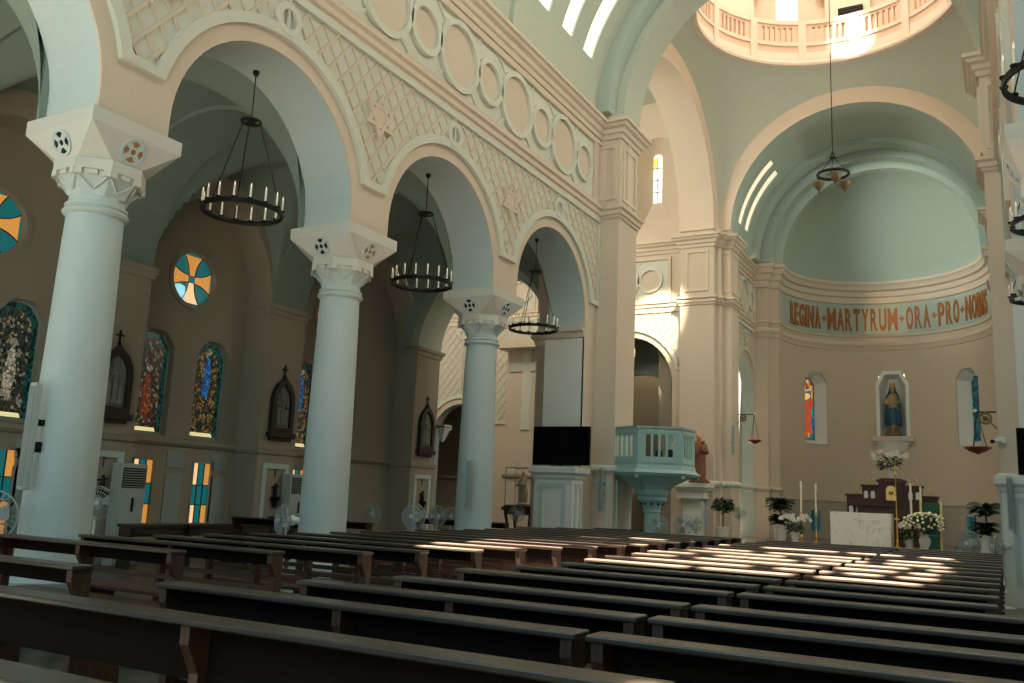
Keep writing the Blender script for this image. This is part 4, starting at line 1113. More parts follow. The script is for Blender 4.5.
def linearray(label, x, y, z, rz, h=1.05, tilt=0):
    t = thing('wall_speaker', label, 'loudspeaker', (x, y, z), rz, 'slim column loudspeakers')
    t.rotation_euler = (tilt, 0, rz)
    MB().box(-.05, .05, -.09, .0, 0, h).build('shell', SPKW, t, bevel=.012)
    MB().box(-.043, .043, -.097, -.09, .04, h - .04).build('grille', SPK, t)
    MB().box(-.02, .02, 0, .12, h * .35, h * .45).build('bracket', IRON, t); MB().box(-.02, .02, 0, .12, h * .6, h * .66).build('bracket', IRON, t)
    return t
linearray('slim loudspeaker on the nearest left column', -9.34, 5.96, 1.42, .12, 1.17)
linearray('slim loudspeaker on the third column', -9.28, 15.0, 1.27, .5, 1.02)
linearray('slim loudspeaker low on the left crossing pier beside pulpit', -8.62, 20.13, 1.33, 0, 1.05)
linearray('slim loudspeaker on the right pedestal below the camera', .07, 18.66, 1.35, 0, .98)
linearray('slim loudspeaker high on the far left crossing pier above the plant', -8.33, 31.0, 3.4, .6, 1.05)
t = thing('security_camera', 'small white security camera with black lens on right pier', 'camera', (-.04, 20.2, 3.1))
MB().box(-.06, .1, -.04, .05, -.05, .08).build('mount', WHITE, t); MB().tube([(.0, -.03, .0), (-.12, -.16, -.02)], .045, 10).build('body', WHITE, t); MB().tube([(-.11, -.15, -.02), (-.15, -.19, -.03)], .04, 10).build('lens', BLACK, t)

# sanctuary lamps on brackets
def sanc(label, x, y, z, side=1, chain=.95, al=.62):
    t = thing('sanctuary_lamp', label, 'lamp', (x, y, z), 0)
    MB().bar((0, 0, 0), (side * al, 0, 0), .03, .03).tube([(0, 0, -.35), (side * .12, 0, -.2), (side * .3, 0, -.03)], .012, 6).build('bracket', IRON, t)
    MB().plate([disc(0, 0, .13, 16), disc(0, 0, .08, 12)[::-1]], lambda s, zz, d: (side * .2 + s, d, zz - .13), -.02, .02).ball((side * .2, 0, -.13), .06).build('scroll', mat('dull_brass', (.20, .13, .05), .5, metal=.4), t)
    MB().ball((side * al, 0, .03), .04).build('finial', CANDLE, t)
    for k in range(3):
        a = 2 * pi * k / 3; MB().tube([(side * (al - .02), 0, 0), (side * (al - .02) + .17 * cos(a), .17 * sin(a), -chain)], .008, 5).build('chain', IRON, t)
    MB().lathe([(.02, -chain - .12), (.05, -chain - .1), (.16, -chain - .06), (.27, -chain + .02), (.26, -chain + .03), (.1, -chain - .03)], (side * (al - .02), 0), 20).build('bowl', REDGL, t, True)
    return t
sanc('red bowl lamp hanging from bracket on the far left pier', -8.39, 31.9, 4.9, 1)
sanc('red bowl lamp hanging from bracket before the right pier', -.088, 20.6, 3.72, -1, .75, .38)

# ------------------------------------------------------------------ pulpit
def pulpit():
    t = thing('pulpit', 'turquoise hexagonal pulpit on a single column by left crossing pier', 'pulpit', (-7.64, 21.0, 0))
    hx = lambda r, z: [(r * cos(radians(60 * k + 30)), r * sin(radians(60 * k + 30)), z) for k in range(6)]
    def ring(mb, rz_):
        vs = [p for r, z in rz_ for p in hx(r, z)]; m = len(rz_)
        mb.add(vs, [(i * 6 + k, i * 6 + (k + 1) % 6, (i + 1) * 6 + (k + 1) % 6, (i + 1) * 6 + k) for i in range(m - 1) for k in range(6)] + [tuple(range(6))[::-1], tuple(range((m - 1) * 6, m * 6))]); return mb
    R_ = 1.05
    for k in (0, 3, 4, 5, 2):
        if k in (1,): continue
        A = Vector(hx(R_, 0)[k]); B = Vector(hx(R_, 0)[(k + 1) % 6]); L = (B - A).length; u = (B - A) / L; nn = Vector((u.y, -u.x, 0))
        f = lambda s, z, d: tuple(A + u * s + nn * d + Vector((0, 0, z)))
        hl = []
        for i in range(4):
            c = L * (.16 + .68 * (i + .5) / 4); w = .062
            hl.append([(c - w, 2.68), (c + w, 2.68)] + [(c + w * cos(q), 3.15 + w * sin(q)) for q in [pi * j / 8 for j in range(9)]])
            hl.append(disc(c + .085, 3.285, .02, 8))
        MB().plate([[(0, 2.45), (L, 2.45), (L, 3.36), (0, 3.36)]] + [h[::-1] for h in hl], f, -.05, 0).build('side_panel', TURQ, t)
        MB().plate([[(.05, 2.54), (L - .05, 2.54), (L - .05, 3.34), (.05, 3.34)], [(.09, 2.58), (.09, 3.24), (L - .09, 3.24), (L - .09, 2.58)]], f, 0, .018).build('panel_moulding', TURQ, t)
    MB().sweep([(p[0], p[1]) for p in hx(R_, 0)][::-1], [(-.08, 3.35), (.04, 3.35), (.04, 3.41), (-.08, 3.41)], True).build('handrail', mat('worn_turquoise_rim', (.30, .40, .36), .6, var=.2), t)
    ring(MB(), [(R_ - .3, 2.18), (R_ + .10, 2.24), (R_ + .16, 2.3), (R_ + .04, 2.38), (R_ + .02, 2.48), (R_ - .1, 2.48)]).build('base_moulding', TURQ, t)
    ring(MB(), [(.34, 1.72), (.40, 1.78), (.44, 1.9), (.56, 2.02), (.8, 2.14), (.98, 2.22)]).build('bowl', TURQ, t)
    dr = MB()
    for k in range(6): p = hx(R_ + .06, 2.2)[k]; dr.ball(p, .05, 8, 6)
    dr.build('corner_drops', TURQ, t)
    MB().lathe([(.30, 0), (.30, .3), (.22, .4), (.2, .5), (.19, 1.35), (.22, 1.38), (.2, 1.42), (.22, 1.5), (.3, 1.62), (.36, 1.66), (.36, 1.74)], n=24).build('column', TURQ, t, True)
    bl = MB()
    for k in range(10):
        a = k * pi / 5; bl.ball((.27 * cos(a), .27 * sin(a), 1.57), .045, 8, 6)
    bl.build('capital_beads', TURQD, t)['kind'] = 'stuff'
    MB().lathe([(.9, 2.46), (.9, 2.5)], n=6, ang=pi / 6).build('floor_board', TURQ, t)
    return t
pulpit()
# blue bottles / objects glimpsed in the pulpit
for dx, dy, lb in ((.20, -.50, 'dark blue bag standing inside pulpit, left of two'), (.44, -.36, 'dark blue bag standing inside pulpit, right of two')):
    o = MB().lathe([(.08, 0), (.1, .04), (.09, .3), (.05, .36), (.03, .38)], n=12, sy=.7).build('bag', mat('navy_cloth', (.01, .02, .05), .8), None, True, (-7.5 + dx, 21.0 + dy, 2.505)); tag(o, lb, 'bag')

# brown statue on its white bracket behind the pulpit
t = thing('friar_statue', 'brown robed statue holding a child behind the pulpit', 'statue', (-9.22, 30.0, 2.36))
MB().lathe([(.3, 0), (.3, .12), (.22, .14), (.24, .4), (.22, .8), (.25, 1.15), (.22, 1.35), (.09, 1.45)], n=16, sy=.8).tube([(-.18, 0, 1.3), (-.27, -.15, 1.0), (0, -.28, 1.0)], [.09, .08, .05]).tube([(.18, 0, 1.3), (.3, -.1, 1.02), (.14, -.28, 1.1)], [.09, .08, .05]).build('habit', BROWNR, t, True)
MB().ball((0, -.02, 1.58), .115, 12, 8, .9, 1, 1.2).ball((0, -.13, 1.57), .02).build('head', SKIN, t, True)
MB().lathe([(.08, 1.05), (.09, 1.2), (.04, 1.3)], (.2, -.22), 10).ball((.2, -.22, 1.38), .07, 10, 6).build('child', BROWNR, t, True)
MB().lathe([(.36, 0), (.36, .06), (.3, .08)], n=16).build('plinth', mat('brown_plinth', (.12, .05, .02), .6), t)
bk = MB().box(-10.2, -8.85, 29.75, 30.55, 2.2, 2.32).box(-10.1, -8.95, 29.85, 30.55, 2.1, 2.2).box(-10.0, -9.05, 29.95, 30.55, 1.82, 2.1)
trim(bk, WHITE); trim(MB().box(-9.85, -9.2, 30.2, 30.58, 0, 1.84), WHITE)

# ------------------------------------------------------------------ glass case statue, cabinets
t = thing('saint_figurine', 'pale robed statue in the glass case left of the television', 'statue', (-12.2, 22.75, 1.36))
MB().lathe([(.2, 0), (.2, .06), (.15, .1), (.16, .4), (.14, .7), (.06, .82)], n=14, sy=.8).tube([(-.12, 0, .75), (-.15, -.1, .58), (0, -.16, .62)], [.05, .045, .03]).tube([(.12, 0, .75), (.15, -.1, .58), (0, -.16, .62)], [.05, .045, .03]).build('robe', PALER, t, True)
MB().ball((0, 0, .92), .075, 10, 8, .9, .9, 1.2).build('head', SKIN, t, True)
t = thing('display_case', 'glazed box case around the pale saint statue', 'case', (-12.2, 22.75, 1.31))
e = MB()
for x in (-.42, .42):
    for y in (-.3, .3): e.bar((x, y, .05), (x, y, 1.12), .02)
for z in (.06, 1.12):
    e.bar((-.42, -.3, z), (.42, -.3, z), .02); e.bar((-.42, .3, z), (.42, .3, z), .02); e.bar((-.42, -.3, z), (-.42, .3, z), .02); e.bar((.42, -.3, z), (.42, .3, z), .02)
e.build('frame', mat('pale_case_frame', (.25, .26, .22), .5), t); MB().box(-.45, .45, -.33, .33, .0, .045).build('base', FRAME, t)
t = thing('console_table', 'dark carved table carrying the glass statue case', 'table', (-12.2, 22.75, 0))
MB().box(-.5, .5, -.36, .36, 1.22, 1.305).box(-.44, .44, -.3, .3, 1.1, 1.22).build('table_top', MAHO, t)
for x in (-.4, .4):
    for y in (-.26, .26): MB().tube([(x, y, 1.12), (x * .85, y * .85, .7), (x, y, 0)], [.05, .035, .04], 8).build('leg', MAHO, t)
MB().box(-.4, .4, -.26, .26, .3, .34).build('lower_shelf', MAHO, t)
t = thing('bookcase', 'dark glazed bookcase left of the television pedestal', 'cabinet', (-11.1, 20.9 + 1.9, 0))
cbx = MB().box(-.32, -.28, -.2, .2, 0, 2.05).box(.28, .32, -.2, .2, 0, 2.05).box(-.32, .32, .17, .2, 0, 2.05)
for z in (.05, .5, .9, 1.3, 1.65, 2.03): cbx.box(-.32, .32, -.2, .2, z, z + .03)
cbx.build('carcass', MAHO, t)
bk = MB()
for z in (.53, .93, 1.33, 1.68):
    x = -.26
    while x < .22: w = random.uniform(.03, .06); bk.box(x, x + w, -.14, .1, z, z + random.uniform(.2, .28)); x += w + .004
bk.build('books', mat('dull_book_spines', (.10, .14, .13), .7, var=.5, scale=9), t)
t = thing('bench_seat', 'orange brown wooden low bench before the television pedestal', 'bench', (-9.3, 18.35, 0))
MB().box(-.75, .75, -.2, .2, .42, .47).build('seat', ORANGE, t); MB().box(-.75, .75, .17, .21, .47, .92).build('backrest', ORANGE, t)
for x in (-.68, .68): MB().box(x - .03, x + .03, -.18, .18, 0, .42).build('leg', ORANGE, t)
t = thing('lectern_board', 'dark green low bench with tilted top before the pulpit', 'bench', (-8.05, 19.3, 0))
MB().add([(-.62, -.25, .8), (.8, -.25, .8), (.75, .25, .96), (-.45, .25, .96), (-.62, -.25, .76), (.8, -.25, .76), (.75, .25, .92), (-.45, .25, .92)], [(0, 1, 2, 3), (7, 6, 5, 4), (0, 4, 5, 1), (1, 5, 6, 2), (2, 6, 7, 3), (3, 7, 4, 0)]).build('top', mat('dark_green_cloth', (.012, .03, .028), .7), t)
for x in (-.4, .7): MB().box(x - .03, x + .03, -.15, .2, 0, .8).build('leg', PEW, t)
MB().box(-.4, .7, .0, .03, .3, .78).build('front_board', PEW, t)

# white corbel behind third station
t = thing('wall_corbel', 'small white pierced corbel right of the third station plaque', 'corbel', (-14.76, 22.25, 3.15))
t.scale = (.72, .72, .8)
MB().box(-.2, .25, -.25, .3, .45, .62).add([(-.15, -.18, .45), (.2, -.18, .45), (.2, .25, .45), (-.15, .25, .45), (-.1, -.02, .0), (.02, -.02, .0), (.02, .1, .0), (-.1, .1, .0)], [(0, 1, 2, 3), (4, 7, 6, 5), (0, 4, 5, 1), (1, 5, 6, 2), (2, 6, 7, 3), (3, 7, 4, 0)]).build('bracket', WHITE, t)
h = MB()
for k in range(4): h.box(.25, .255, -.2 + k * .12, -.14 + k * .12, .49, .58); h.box(-.15 + k * .1, -.1 + k * .1, -.256, -.25, .49, .58)
h.build('piercing', HOLE, t)

# ------------------------------------------------------------------ fans
def make_fan(label, loc, rz, R_=.225):
    x, y, z = loc
    t = thing('pedestal_fan', label, 'fan', (x, y, 0), rz, None)
    MB().lathe([(.2, 0), (.2, .03), (.05, .06)], n=20).build('base', FANW, t)
    MB().tube([(0, 0, .05), (0, 0, z - .08)], .018, 8).build('pole', FANW, t)
    MB().lathe([(.03, z - .1), (.06, z - .08), (.06, z - .02)], n=12).tube([(0, .13, z), (0, .1, z), (0, -.02, z)], [.05, .075, .06], 12).ball((0, .14, z), .055).build('motor', FANW, t, True)
    cg = MB()
    for yy, rr in ((-.13, .05), (-.135, .1), (-.13, .15), (-.10, .2), (-.05, R_), (-.02, .2), (.02, .15), (.03, .08)):
        cg.tube([(rr * cos(2 * pi * k / 28), yy, z + rr * sin(2 * pi * k / 28)) for k in range(28)], .0035 if rr < R_ else .008, 5, True)
    for k in range(28):
        a = 2 * pi * k / 28; c, s = cos(a), sin(a)
        cg.tube([(.03 * c, -.135, z + .03 * s), (.15 * c, -.13, z + .15 * s), (R_ * c, -.05, z + R_ * s), (.15 * c, .02, z + .15 * s), (.05 * c, .03, z + .05 * s)], .0024, 4)
    cg.build('cage', FANC, t)
    for k in range(3):
        a = 2 * pi * k / 3 + .3; vs = []
        for r_, w0, w1 in ((.04, -.35, .35), (.1, -.55, .45), (.17, -.55, .4), (.19, -.35, .25)):
            for w_, yy in ((w0, -.075), (w1, -.045)): vs.append((r_ * cos(a + w_), yy, z + r_ * sin(a + w_)))
        n = len(vs); vs2 = [(p[0], p[1] + .006, p[2]) for p in vs]
        fs = [(2 * i, 2 * i + 1, 2 * i + 3, 2 * i + 2) for i in range(3)] + [(n + 2 * i, n + 2 * i + 2, n + 2 * i + 3, n + 2 * i + 1) for i in range(3)]
        MB().add(vs + vs2, fs).build('blade', FANB, t)
    MB().tube([(0, -.14, z), (0, -.10, z)], .035, 10).build('hub_cap', FANW, t)
    return t
FANS = [((-9.35, 5.62, 1.14), .8, 'large fan cut by the left edge of the picture'), ((-11.05, 8.1, 1.25), .9, 'fan just right of the nearest column base'), ((-8.93, 9.6, 1.11), -.55, 'white backed fan seen from its side, left of middle column'),
        ((-12.95, 16.75, 1.08), .7, 'small fan far back, right of the middle column'), ((-8.82, 12.6, 1.18), 0.05, 'tall fan left of the third column below the station plaque'), ((-11.63, 17.49, 1.08), .9, 'small fan just left of the third column'),
        ((-12.76, 19.85, 1.03), .6, 'farthest small fan beside third column'), ((-11.9, 21.9, 1.15), .5, 'fan standing under the glass statue case'), ((-6.95, 19.6, 1.08), .2, 'fan in front of the pulpit column'),
        ((-6.60, 20.3, 1.12), .3, 'middle fan right of the pulpit column'), ((-7.17, 22.98, 1.07), 1.5, 'fan seen side on, right of the pulpit'), ((-.60, 18.45, 1.10), -.5, 'white fan left of the right pedestal'),
        ((-.13, 18.3, 1.08), -1.2, 'grey fan turned away before the right pedestal'), ((-7.9, 30.3, 1.4), .5, 'small fan beside the potted tree')]
for loc, rz, lb in FANS: make_fan(lb, loc, rz, .27 if 'large' in lb else .225)

# ------------------------------------------------------------------ altar and sanctuary furniture
SZ = .44
t = thing('altar', 'white veined marble altar block on the sanctuary platform', 'altar', (-4.2, 31.6, SZ))
MB().box(-.93, .93, -.4, .4, .08, 1.14).build('block', MARB, t, bevel=.01)
MB().box(-.86, .86, -.32, .32, 0, .08).build('foot', MARB, t)
def reredos():
    t = thing('reredos', 'stepped dark wood reredos with gilt tabernacle behind the altar', 'reredos', (-3.62, 35.2, SZ))
    MB().box(-1.15, 1.15, -.35, .35, 0, 1.4).build('table_block', MAHO, t, bevel=.01)
    MB().box(-1.3, 1.3, -.42, .35, 1.4, 1.5).build('table_top', MAHO, t)
    st = MB().box(-1.55, -1.0, -.1, .35, .9, 1.78).box(1.0, 1.5, -.1, .35, .9, 1.78).box(-1.0, -.42, -.15, .35, 1.5, 2.12).box(.42, 1.0, -.15, .35, 1.5, 2.12).box(-.43, .43, -.2, .35, 1.5, 2.28)
    st.box(-1.6, -1.0, -.14, .35, 1.74, 1.82).box(1.0, 1.54, -.14, .35, 1.74, 1.82).box(-1.05, -.45, -.2, .35, 2.09, 2.17).box(.45, 1.05, -.2, .35, 2.09, 2.17).box(-.47, .47, -.25, .35, 2.26, 2.33)
    st.add([(-.55, -.2, 2.33), (.55, -.2, 2.33), (.3, -.2, 2.42), (-.3, -.2, 2.42), (-.55, .3, 2.33), (.55, .3, 2.33), (.3, .3, 2.42), (-.3, .3, 2.42)], [(0, 1, 2, 3), (5, 4, 7, 6), (3, 2, 6, 7), (0, 3, 7, 4), (1, 5, 6, 2)])
    st.build('stepped_back', MAHO, t, bevel=.008)
    ar = MB()
    for c, z0 in ((-1.28, 1.12), (1.28, 1.12), (-.75, 1.68), (.75, 1.68)):
        for k in (-1, 1):
            cx = c + k * .12
            ar.plate([[(cx - .07, z0), (cx + .07, z0), (cx + .07, z0 + .2)] + [(cx + .07 * cos(q), z0 + .2 + .07 * sin(q)) for q in (pi * .25, pi * .5, pi * .75)] + [(cx - .07, z0 + .2)]], lambda s, z, d: (s, -.1 - (.05 if abs(c) < 1 else 0) - d, z), 0, .02)
    ar.build('white_arcading', POT, t)
    tb = MB().plate([[(-.17, 1.62), (.17, 1.62), (.17, 1.98)] + [(.17 * cos(q), 1.98 + .17 * sin(q)) for q in [pi * j / 10 for j in range(1, 10)]] + [(-.17, 1.98)]], lambda s, z, d: (s, -.2 - d, z), 0, .1); tb.build('tabernacle', mat('lit_gilt', (.85, .55, .18), .35, metal=.7), t)
    MB().ball((0, -.32, 1.9), .08).bar((0, -.31, 1.68), (0, -.31, 1.85), .03).build('tabernacle_relief', GOLD, t)
    for s in (-.3, .3): MB().box(s - .04, s + .04, -.26, -.2, 1.52, 2.25).build('pilaster', MAHO, t)
    return t
reredos()
def candlestick(label, loc, h, z):
    t = thing('small_candlestick', label, 'candlestick', loc, 0, 'brass candlesticks on the reredos')
    MB().lathe([(.05, 0), (.05, .015), (.012, .04), (.015, .12), (.03, .14), (.012, .16)], n=10).build('stem', GOLD, t, True)
    MB().lathe([(.012, .16), (.012, .16 + h)], n=8).build('candle', CANDLE, t)
for i, (x, z, lb) in enumerate(((-4.85, 1.82, 'brass candlestick on left lowest step of reredos'), (-4.25, 2.17, 'brass candlestick on the left middle step, beside the centre block'), (-4.45, 2.17, 'brass candlestick on the left middle step, outer of two'), (-2.8, 2.17, 'brass candlestick on the right middle step, outer of two'), (-3.05, 2.17, 'brass candlestick on the right middle step, beside the centre block'), (-2.4, 1.82, 'brass candlestick on right lowest step of reredos'))):
    candlestick(lb, (x, 35.3, SZ + z + .008), .12, 0)
def floor_candle(label, x, y, h1, h2):
    t = thing('candle_stand', label, 'candle stand', (x, y, SZ), 0, 'tall white candles beside the altar')
    MB().lathe([(.12, 0), (.12, .03), (.03, .08), (.02, .2), (.045, .25), (.02, .3), (.018, h1 - .15), (.05, h1 - .1), (.03, h1 - .05), (.07, h1)], n=14).build('stand', GOLD, t, True)
    MB().lathe([(.035, h1), (.035, h1 + h2), (.008, h1 + h2 + .01)], n=12).build('candle', CANDLE, t, True)
    MB().lathe([(.004, h1 + h2), (.008, h1 + h2 + .03), (.001, h1 + h2 + .06)], n=6).build('wick', BLACK, t)
floor_candle('tall white candle on brass stand, leftmost of four', -6.27, 32.3, 1.08, 1.05)
floor_candle('tall white candle on brass stand, second from the left', -5.9, 33.0, 1.08, 1.0)
floor_candle('tall white candle on brass stand, right of the altar', -2.79, 32.75, 1.08, 1.1)
floor_candle('tall white candle behind the green chair, rightmost of four', -2.55, 33.6, 1.1, 1.0)
t = thing('processional_cross', 'tall thin brass stand in front of the reredos', 'stand', (-3.08, 31.1, SZ))
MB().lathe([(.2, 0), (.19, .05), (.06, .12), (.03, .22), (.05, .3), (.018, .36), (.016, 2.35), (.04, 2.4), (.016, 2.45)], n=14).build('pole', GOLD, t, True)
MB().bar((0, 0, 2.4), (0, 0, 2.75), .035, .02).bar((-.12, 0, 2.6), (.12, 0, 2.6), .035, .02).build('cross', GOLD, t)
MB().lathe([(.05, .95), (.09, .98), (.03, 1.02)], n=12).build('collar', GOLD, t)
t = thing('presider_chair', 'green upholstered high backed chair right of the altar', 'chair', (-2.2, 32.6, SZ))
MB().box(-.27, .27, .22, .28, .5, 1.55).build('backrest', GREENF, t, bevel=.02); MB().box(-.28, .28, -.25, .28, .4, .5).build('seat', GREENF, t, bevel=.02)
for x in (-.31, .31): MB().box(x - .025, x + .025, .2, .28, 0, 1.62).build('back_post', GOLD, t); MB().box(x - .025, x + .025, -.26, -.2, 0, .7).build('leg', GOLD, t); MB().box(x - .03, x + .03, -.26, .22, .68, .73).build('armrest', GOLD, t)
MB().box(-.27, .27, -.25, -.2, .05, .4).build('skirt', GREENF, t)

def leafblob(mb, c, R_, n, lw=.05, ll=.16, sz=1.):
    for _ in range(n):
        u = random.uniform(-1, 1); a = random.uniform(0, 2 * pi); r = R_ * random.uniform(.45, 1)
        p = Vector((c[0] + r * sqrt(1 - u * u) * cos(a), c[1] + r * sqrt(1 - u * u) * sin(a), c[2] + r * u * sz))
        d = Vector((cos(a), sin(a), random.uniform(-.8, .6))).normalized(); s = d.cross(Vector((random.uniform(-.4, .4), random.uniform(-.4, .4), 1))).normalized() * lw
        e = p + d * ll; m_ = p + d * ll * .5 + Vector((0, 0, .02))
        mb.add([p, m_ + s, e, m_ - s, m_ + Vector((0, 0, -.008))], [(0, 1, 2, 3), (0, 3, 4), (0, 4, 1), (2, 4, 3), (2, 1, 4)])
    return mb
def potted_tree(label, x, y, z0):
    t = thing('potted_tree', label, 'plant', (x, y, z0))
    MB().lathe([(.15, 0), (.2, .4), (.23, .42), (.23, .48), (.19, .48), (.18, .44)], n=20).build('pot', POT, t, True)
    MB().tube([(0, 0, .44), (.01, 0, .75), (0, .01, 1.05)], .025, 7).build('trunk', TRUNK, t)
    leafblob(MB(), (0, 0, 1.18), .34, 420, .035, .15, .75).build('foliage', LEAF, t)
potted_tree('small round tree in white pot by the far left pier', -8.36, 29.9, .44)
def palm(label, x, y, z0, h, two=True, pot=True):
    t = thing('potted_palm', label, 'plant', (x, y, z0))
    if pot: MB().lathe([(.2, 0), (.24, .5), (.27, .52), (.27, .58), (.22, .58), (.2, .5)], n=20).build('pot', POT, t, True)
    b = .52 if pot else 0
    MB().tube([(0, 0, b), (.03, 0, h * .55), (0, 0, h * .8)], .03, 7).build('trunk', TRUNK, t)
    fo = MB()
    for zc, cnt, L in ((h * .78, 34, .52), (h * .68, 20, .42), (h * .45, 30, .44), (h * .36, 16, .34)):
        for k in range(cnt):
            a = 2 * pi * k / cnt + random.uniform(-.2, .2); el = random.uniform(.0, 1.35)
            pts = [Vector((cos(a) * L * q * cos(el * (1 - q * .7)), sin(a) * L * q * cos(el * (1 - q * .7)), zc + L * q * sin(el) * (1 - .3 * q * q) - .12 * q * q)) for q in (0, .25, .5, .75, 1)]
            for i in range(4):
                d = (pts[i + 1] - pts[i]); s = d.cross(Vector((0, 0, 1))).normalized()
                for q in range(3):
                    p = pts[i].lerp(pts[i + 1], q / 3)
                    for sg in (-1, 1):
                        e = p + s * sg * .17 * (1 - i * .18) + d * .5 + Vector((0, 0, -.05)); fo.add([p, p + d * .55, e], [(0, 1, 2)])
    fo.build('fronds', LEAFP, t, normals=False)
palm('dark palm in white pot, tall, left of the orchids', -7.45, 34.4, SZ, 1.72)
palm('dark palm beside the right pedestal', -.62, 33.5, SZ, 1.8)
def orchid(label, x, y, z0, sc=1., spread=.5):
    t = thing('orchid', label, 'flowers', (x, y, z0))
    MB().lathe([(.10, 0), (.13, .05), (.10, .14), (.15, .34), (.16, .4), (.13, .4), (.12, .34)], n=20).build('vase', POT, t, True)
    leafblob(MB(), (0, 0, .52 * sc), .22 * sc, 90, .04, .2, .9).build('leaves', LEAF, t)
    st = MB(); bl = MB()
    for k in range(7):
        a = 2 * pi * k / 7 + .3; L = spread * random.uniform(.8, 1.05)
        pts = [(0, 0, .4), (cos(a) * L * .35, sin(a) * L * .35, .8 * sc), (cos(a) * L * .75, sin(a) * L * .75, .95 * sc), (cos(a) * L * 1.1, sin(a) * L * 1.1, .82 * sc)]
        st.tube(pts, .008, 5)
        for j in range(9):
            q = j / 8; i = min(2, int(.9 + q * 2.1)); p = Vector(pts[1 if q < .5 else 2]).lerp(Vector(pts[2 if q < .5 else 3]), (q * 2) % 1 if q < 1 else 1)
            c = p + Vector((random.uniform(-.04, .04), random.uniform(-.04, .04), random.uniform(-.03, .04)))
            for m_ in range(5):
                b = 2 * pi * m_ / 5; bl.add([c, c + Vector((cos(b - .5) * .04, -.01, sin(b - .5) * .04)), c + Vector((cos(b) * .062, -.02, sin(b) * .062)), c + Vector((cos(b + .5) * .04, -.01, sin(b + .5) * .04))], [(0, 1, 2, 3)])
    st.build('stems', LEAF, t); bl.build('petals', PETAL, t, normals=False)['kind'] = 'stuff'
orchid('white orchids in white vase left of the altar', -6.27, 31.2, .44, 1., .5)
orchid('white orchids in white pot right of the marble altar', -2.80, 31.75, .44, .9, .34)
def bouquet(label, x, y, z0, R_, hz, n, pm=CREAMP, vase=True):
    t = thing('flower_arrangement', label, 'flowers', (x, y, z0))
    MB().lathe([(.13, 0), (.15, .03), (.07, .1), (.16, .28), (.17, .4), (.1, .5), (.13, .56)], n=20).build('vase', POT, t, True)
    leafblob(MB(), (0, 0, hz), R_ * .92, int(n * 5), .04, .14, .62).build('leaves', LEAF, t)
    first = None
    for i in range(n):
        u = 1 - 1.5 * (i + .5) / n; a = i * 2.399963 + random.uniform(-.12, .12); q = random.uniform(.9, 1.08)
        c = (R_ * q * sqrt(max(0, 1 - u * u)) * cos(a), R_ * q * sqrt(max(0, 1 - u * u)) * sin(a), hz + R_ * .62 * u * q)
        if first is None: first = MB().ball((0, 0, 0), .05, 9, 6, 1, 1, .85).ball((0, 0, .02), .034, 7, 5).build('rose', pm, t, True); o = first
        else: o = first.copy(); C.objects.link(o)
        o.location = c; k = random.uniform(.75, 1.15); o.scale = (k, k, k)
bouquet('large round arrangement of cream roses in white urn', -2.25, 30.6, .44, .56, .88, 96)
t = thing('flower_arrangement', 'white lilies in white pot on top of the reredos', 'flowers', (-3.6, 35.3, SZ + 2.43))
MB().lathe([(.13, 0), (.15, .3), (.17, .31), (.12, .31)], n=16).build('pot', POT, t, True)
leafblob(MB(), (-.05, 0, .55), .38, 150, .035, .22, .8).build('leaves', LEAF, t)
bl = MB()
for k in range(26):
    a = random.uniform(0, 2 * pi); r_ = random.uniform(.1, .7); c = Vector((r_ * cos(a), r_ * sin(a) * .3, .9 + random.uniform(-.15, .15) - r_ * .1))
    for m_ in range(6):
        b = 2 * pi * m_ / 6; bl.add([c, c + Vector((cos(b - .3) * .06, -.01, sin(b - .3) * .06)), c + Vector((cos(b) * .12, -.03, sin(b) * .12)), c + Vector((cos(b + .3) * .06, -.01, sin(b + .3) * .06))], [(0, 1, 2, 3)])
bl.build('lilies', PETAL, t, normals=False)['kind'] = 'stuff'
t = thing('speaker_box', 'small dark monitor box on the floor right of the roses', 'loudspeaker', (-1.3, 31.2, SZ))
MB().box(-.16, .16, -.12, .12, 0, .2).build('housing', BLACK, t, bevel=.01); MB().box(-.14, .14, -.128, -.12, .02, .18).build('grille', SPK, t)

# ------------------------------------------------------------------ pews
def make_pew(L, label, loc, group, ah=.7):
    t = thing('pew', label, 'pew', loc, 0, group)
    # local: x from 0 to L ; y = 0 is the front (far) edge of the ledge
    MB().box(0, L, -.17, 0, .95, .98).build('ledge', PEW, t, bevel=.008)
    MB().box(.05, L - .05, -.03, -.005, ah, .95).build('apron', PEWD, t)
    if ah > .8: MB().box(.05, L - .05, -.028, -.008, .60, .65).build('back_rail', PEWL, t)
    MB().box(0, L, .0, .32, .42, .455).build('seat', PEWL, t, bevel=.006)
    MB().box(.06, L - .06, -.40, -.27, .16, .19).build('kneeler', PEWL, t, bevel=.005)
    xs = [.05, L - .05] + ([L / 2] if L > 2.2 else [])
    prof = [(-.15, .95), (-.15, .87), (-.08, .74), (-.09, .3), (-.12, 0), (-.04, 0), (.0, .2), (.22, .2), (.25, 0), (.32, 0), (.30, .42), (.0, .42), (.0, .95)]
    base = None
    for x in xs:
        if base is None: base = MB().plate([prof], lambda s, z, d: (d, s, z), -.028, .028).build('end_panel', PEWL, t); o = base
        else: o = base.copy(); C.objects.link(o)
        o.location = (x, 0, 0)
    st = None
    for x in xs:
        if st is None: st = MB().box(-.02, .02, -.38, -.1, .06, .16).build('kneeler_bracket', PEWL, t); o = st
        else: o = st.copy(); C.objects.link(o)
        o.location = (x, 0, 0)
    return t
GN = 'pews in rows across the nave'; GL = 'pews of the left block beside the columns'
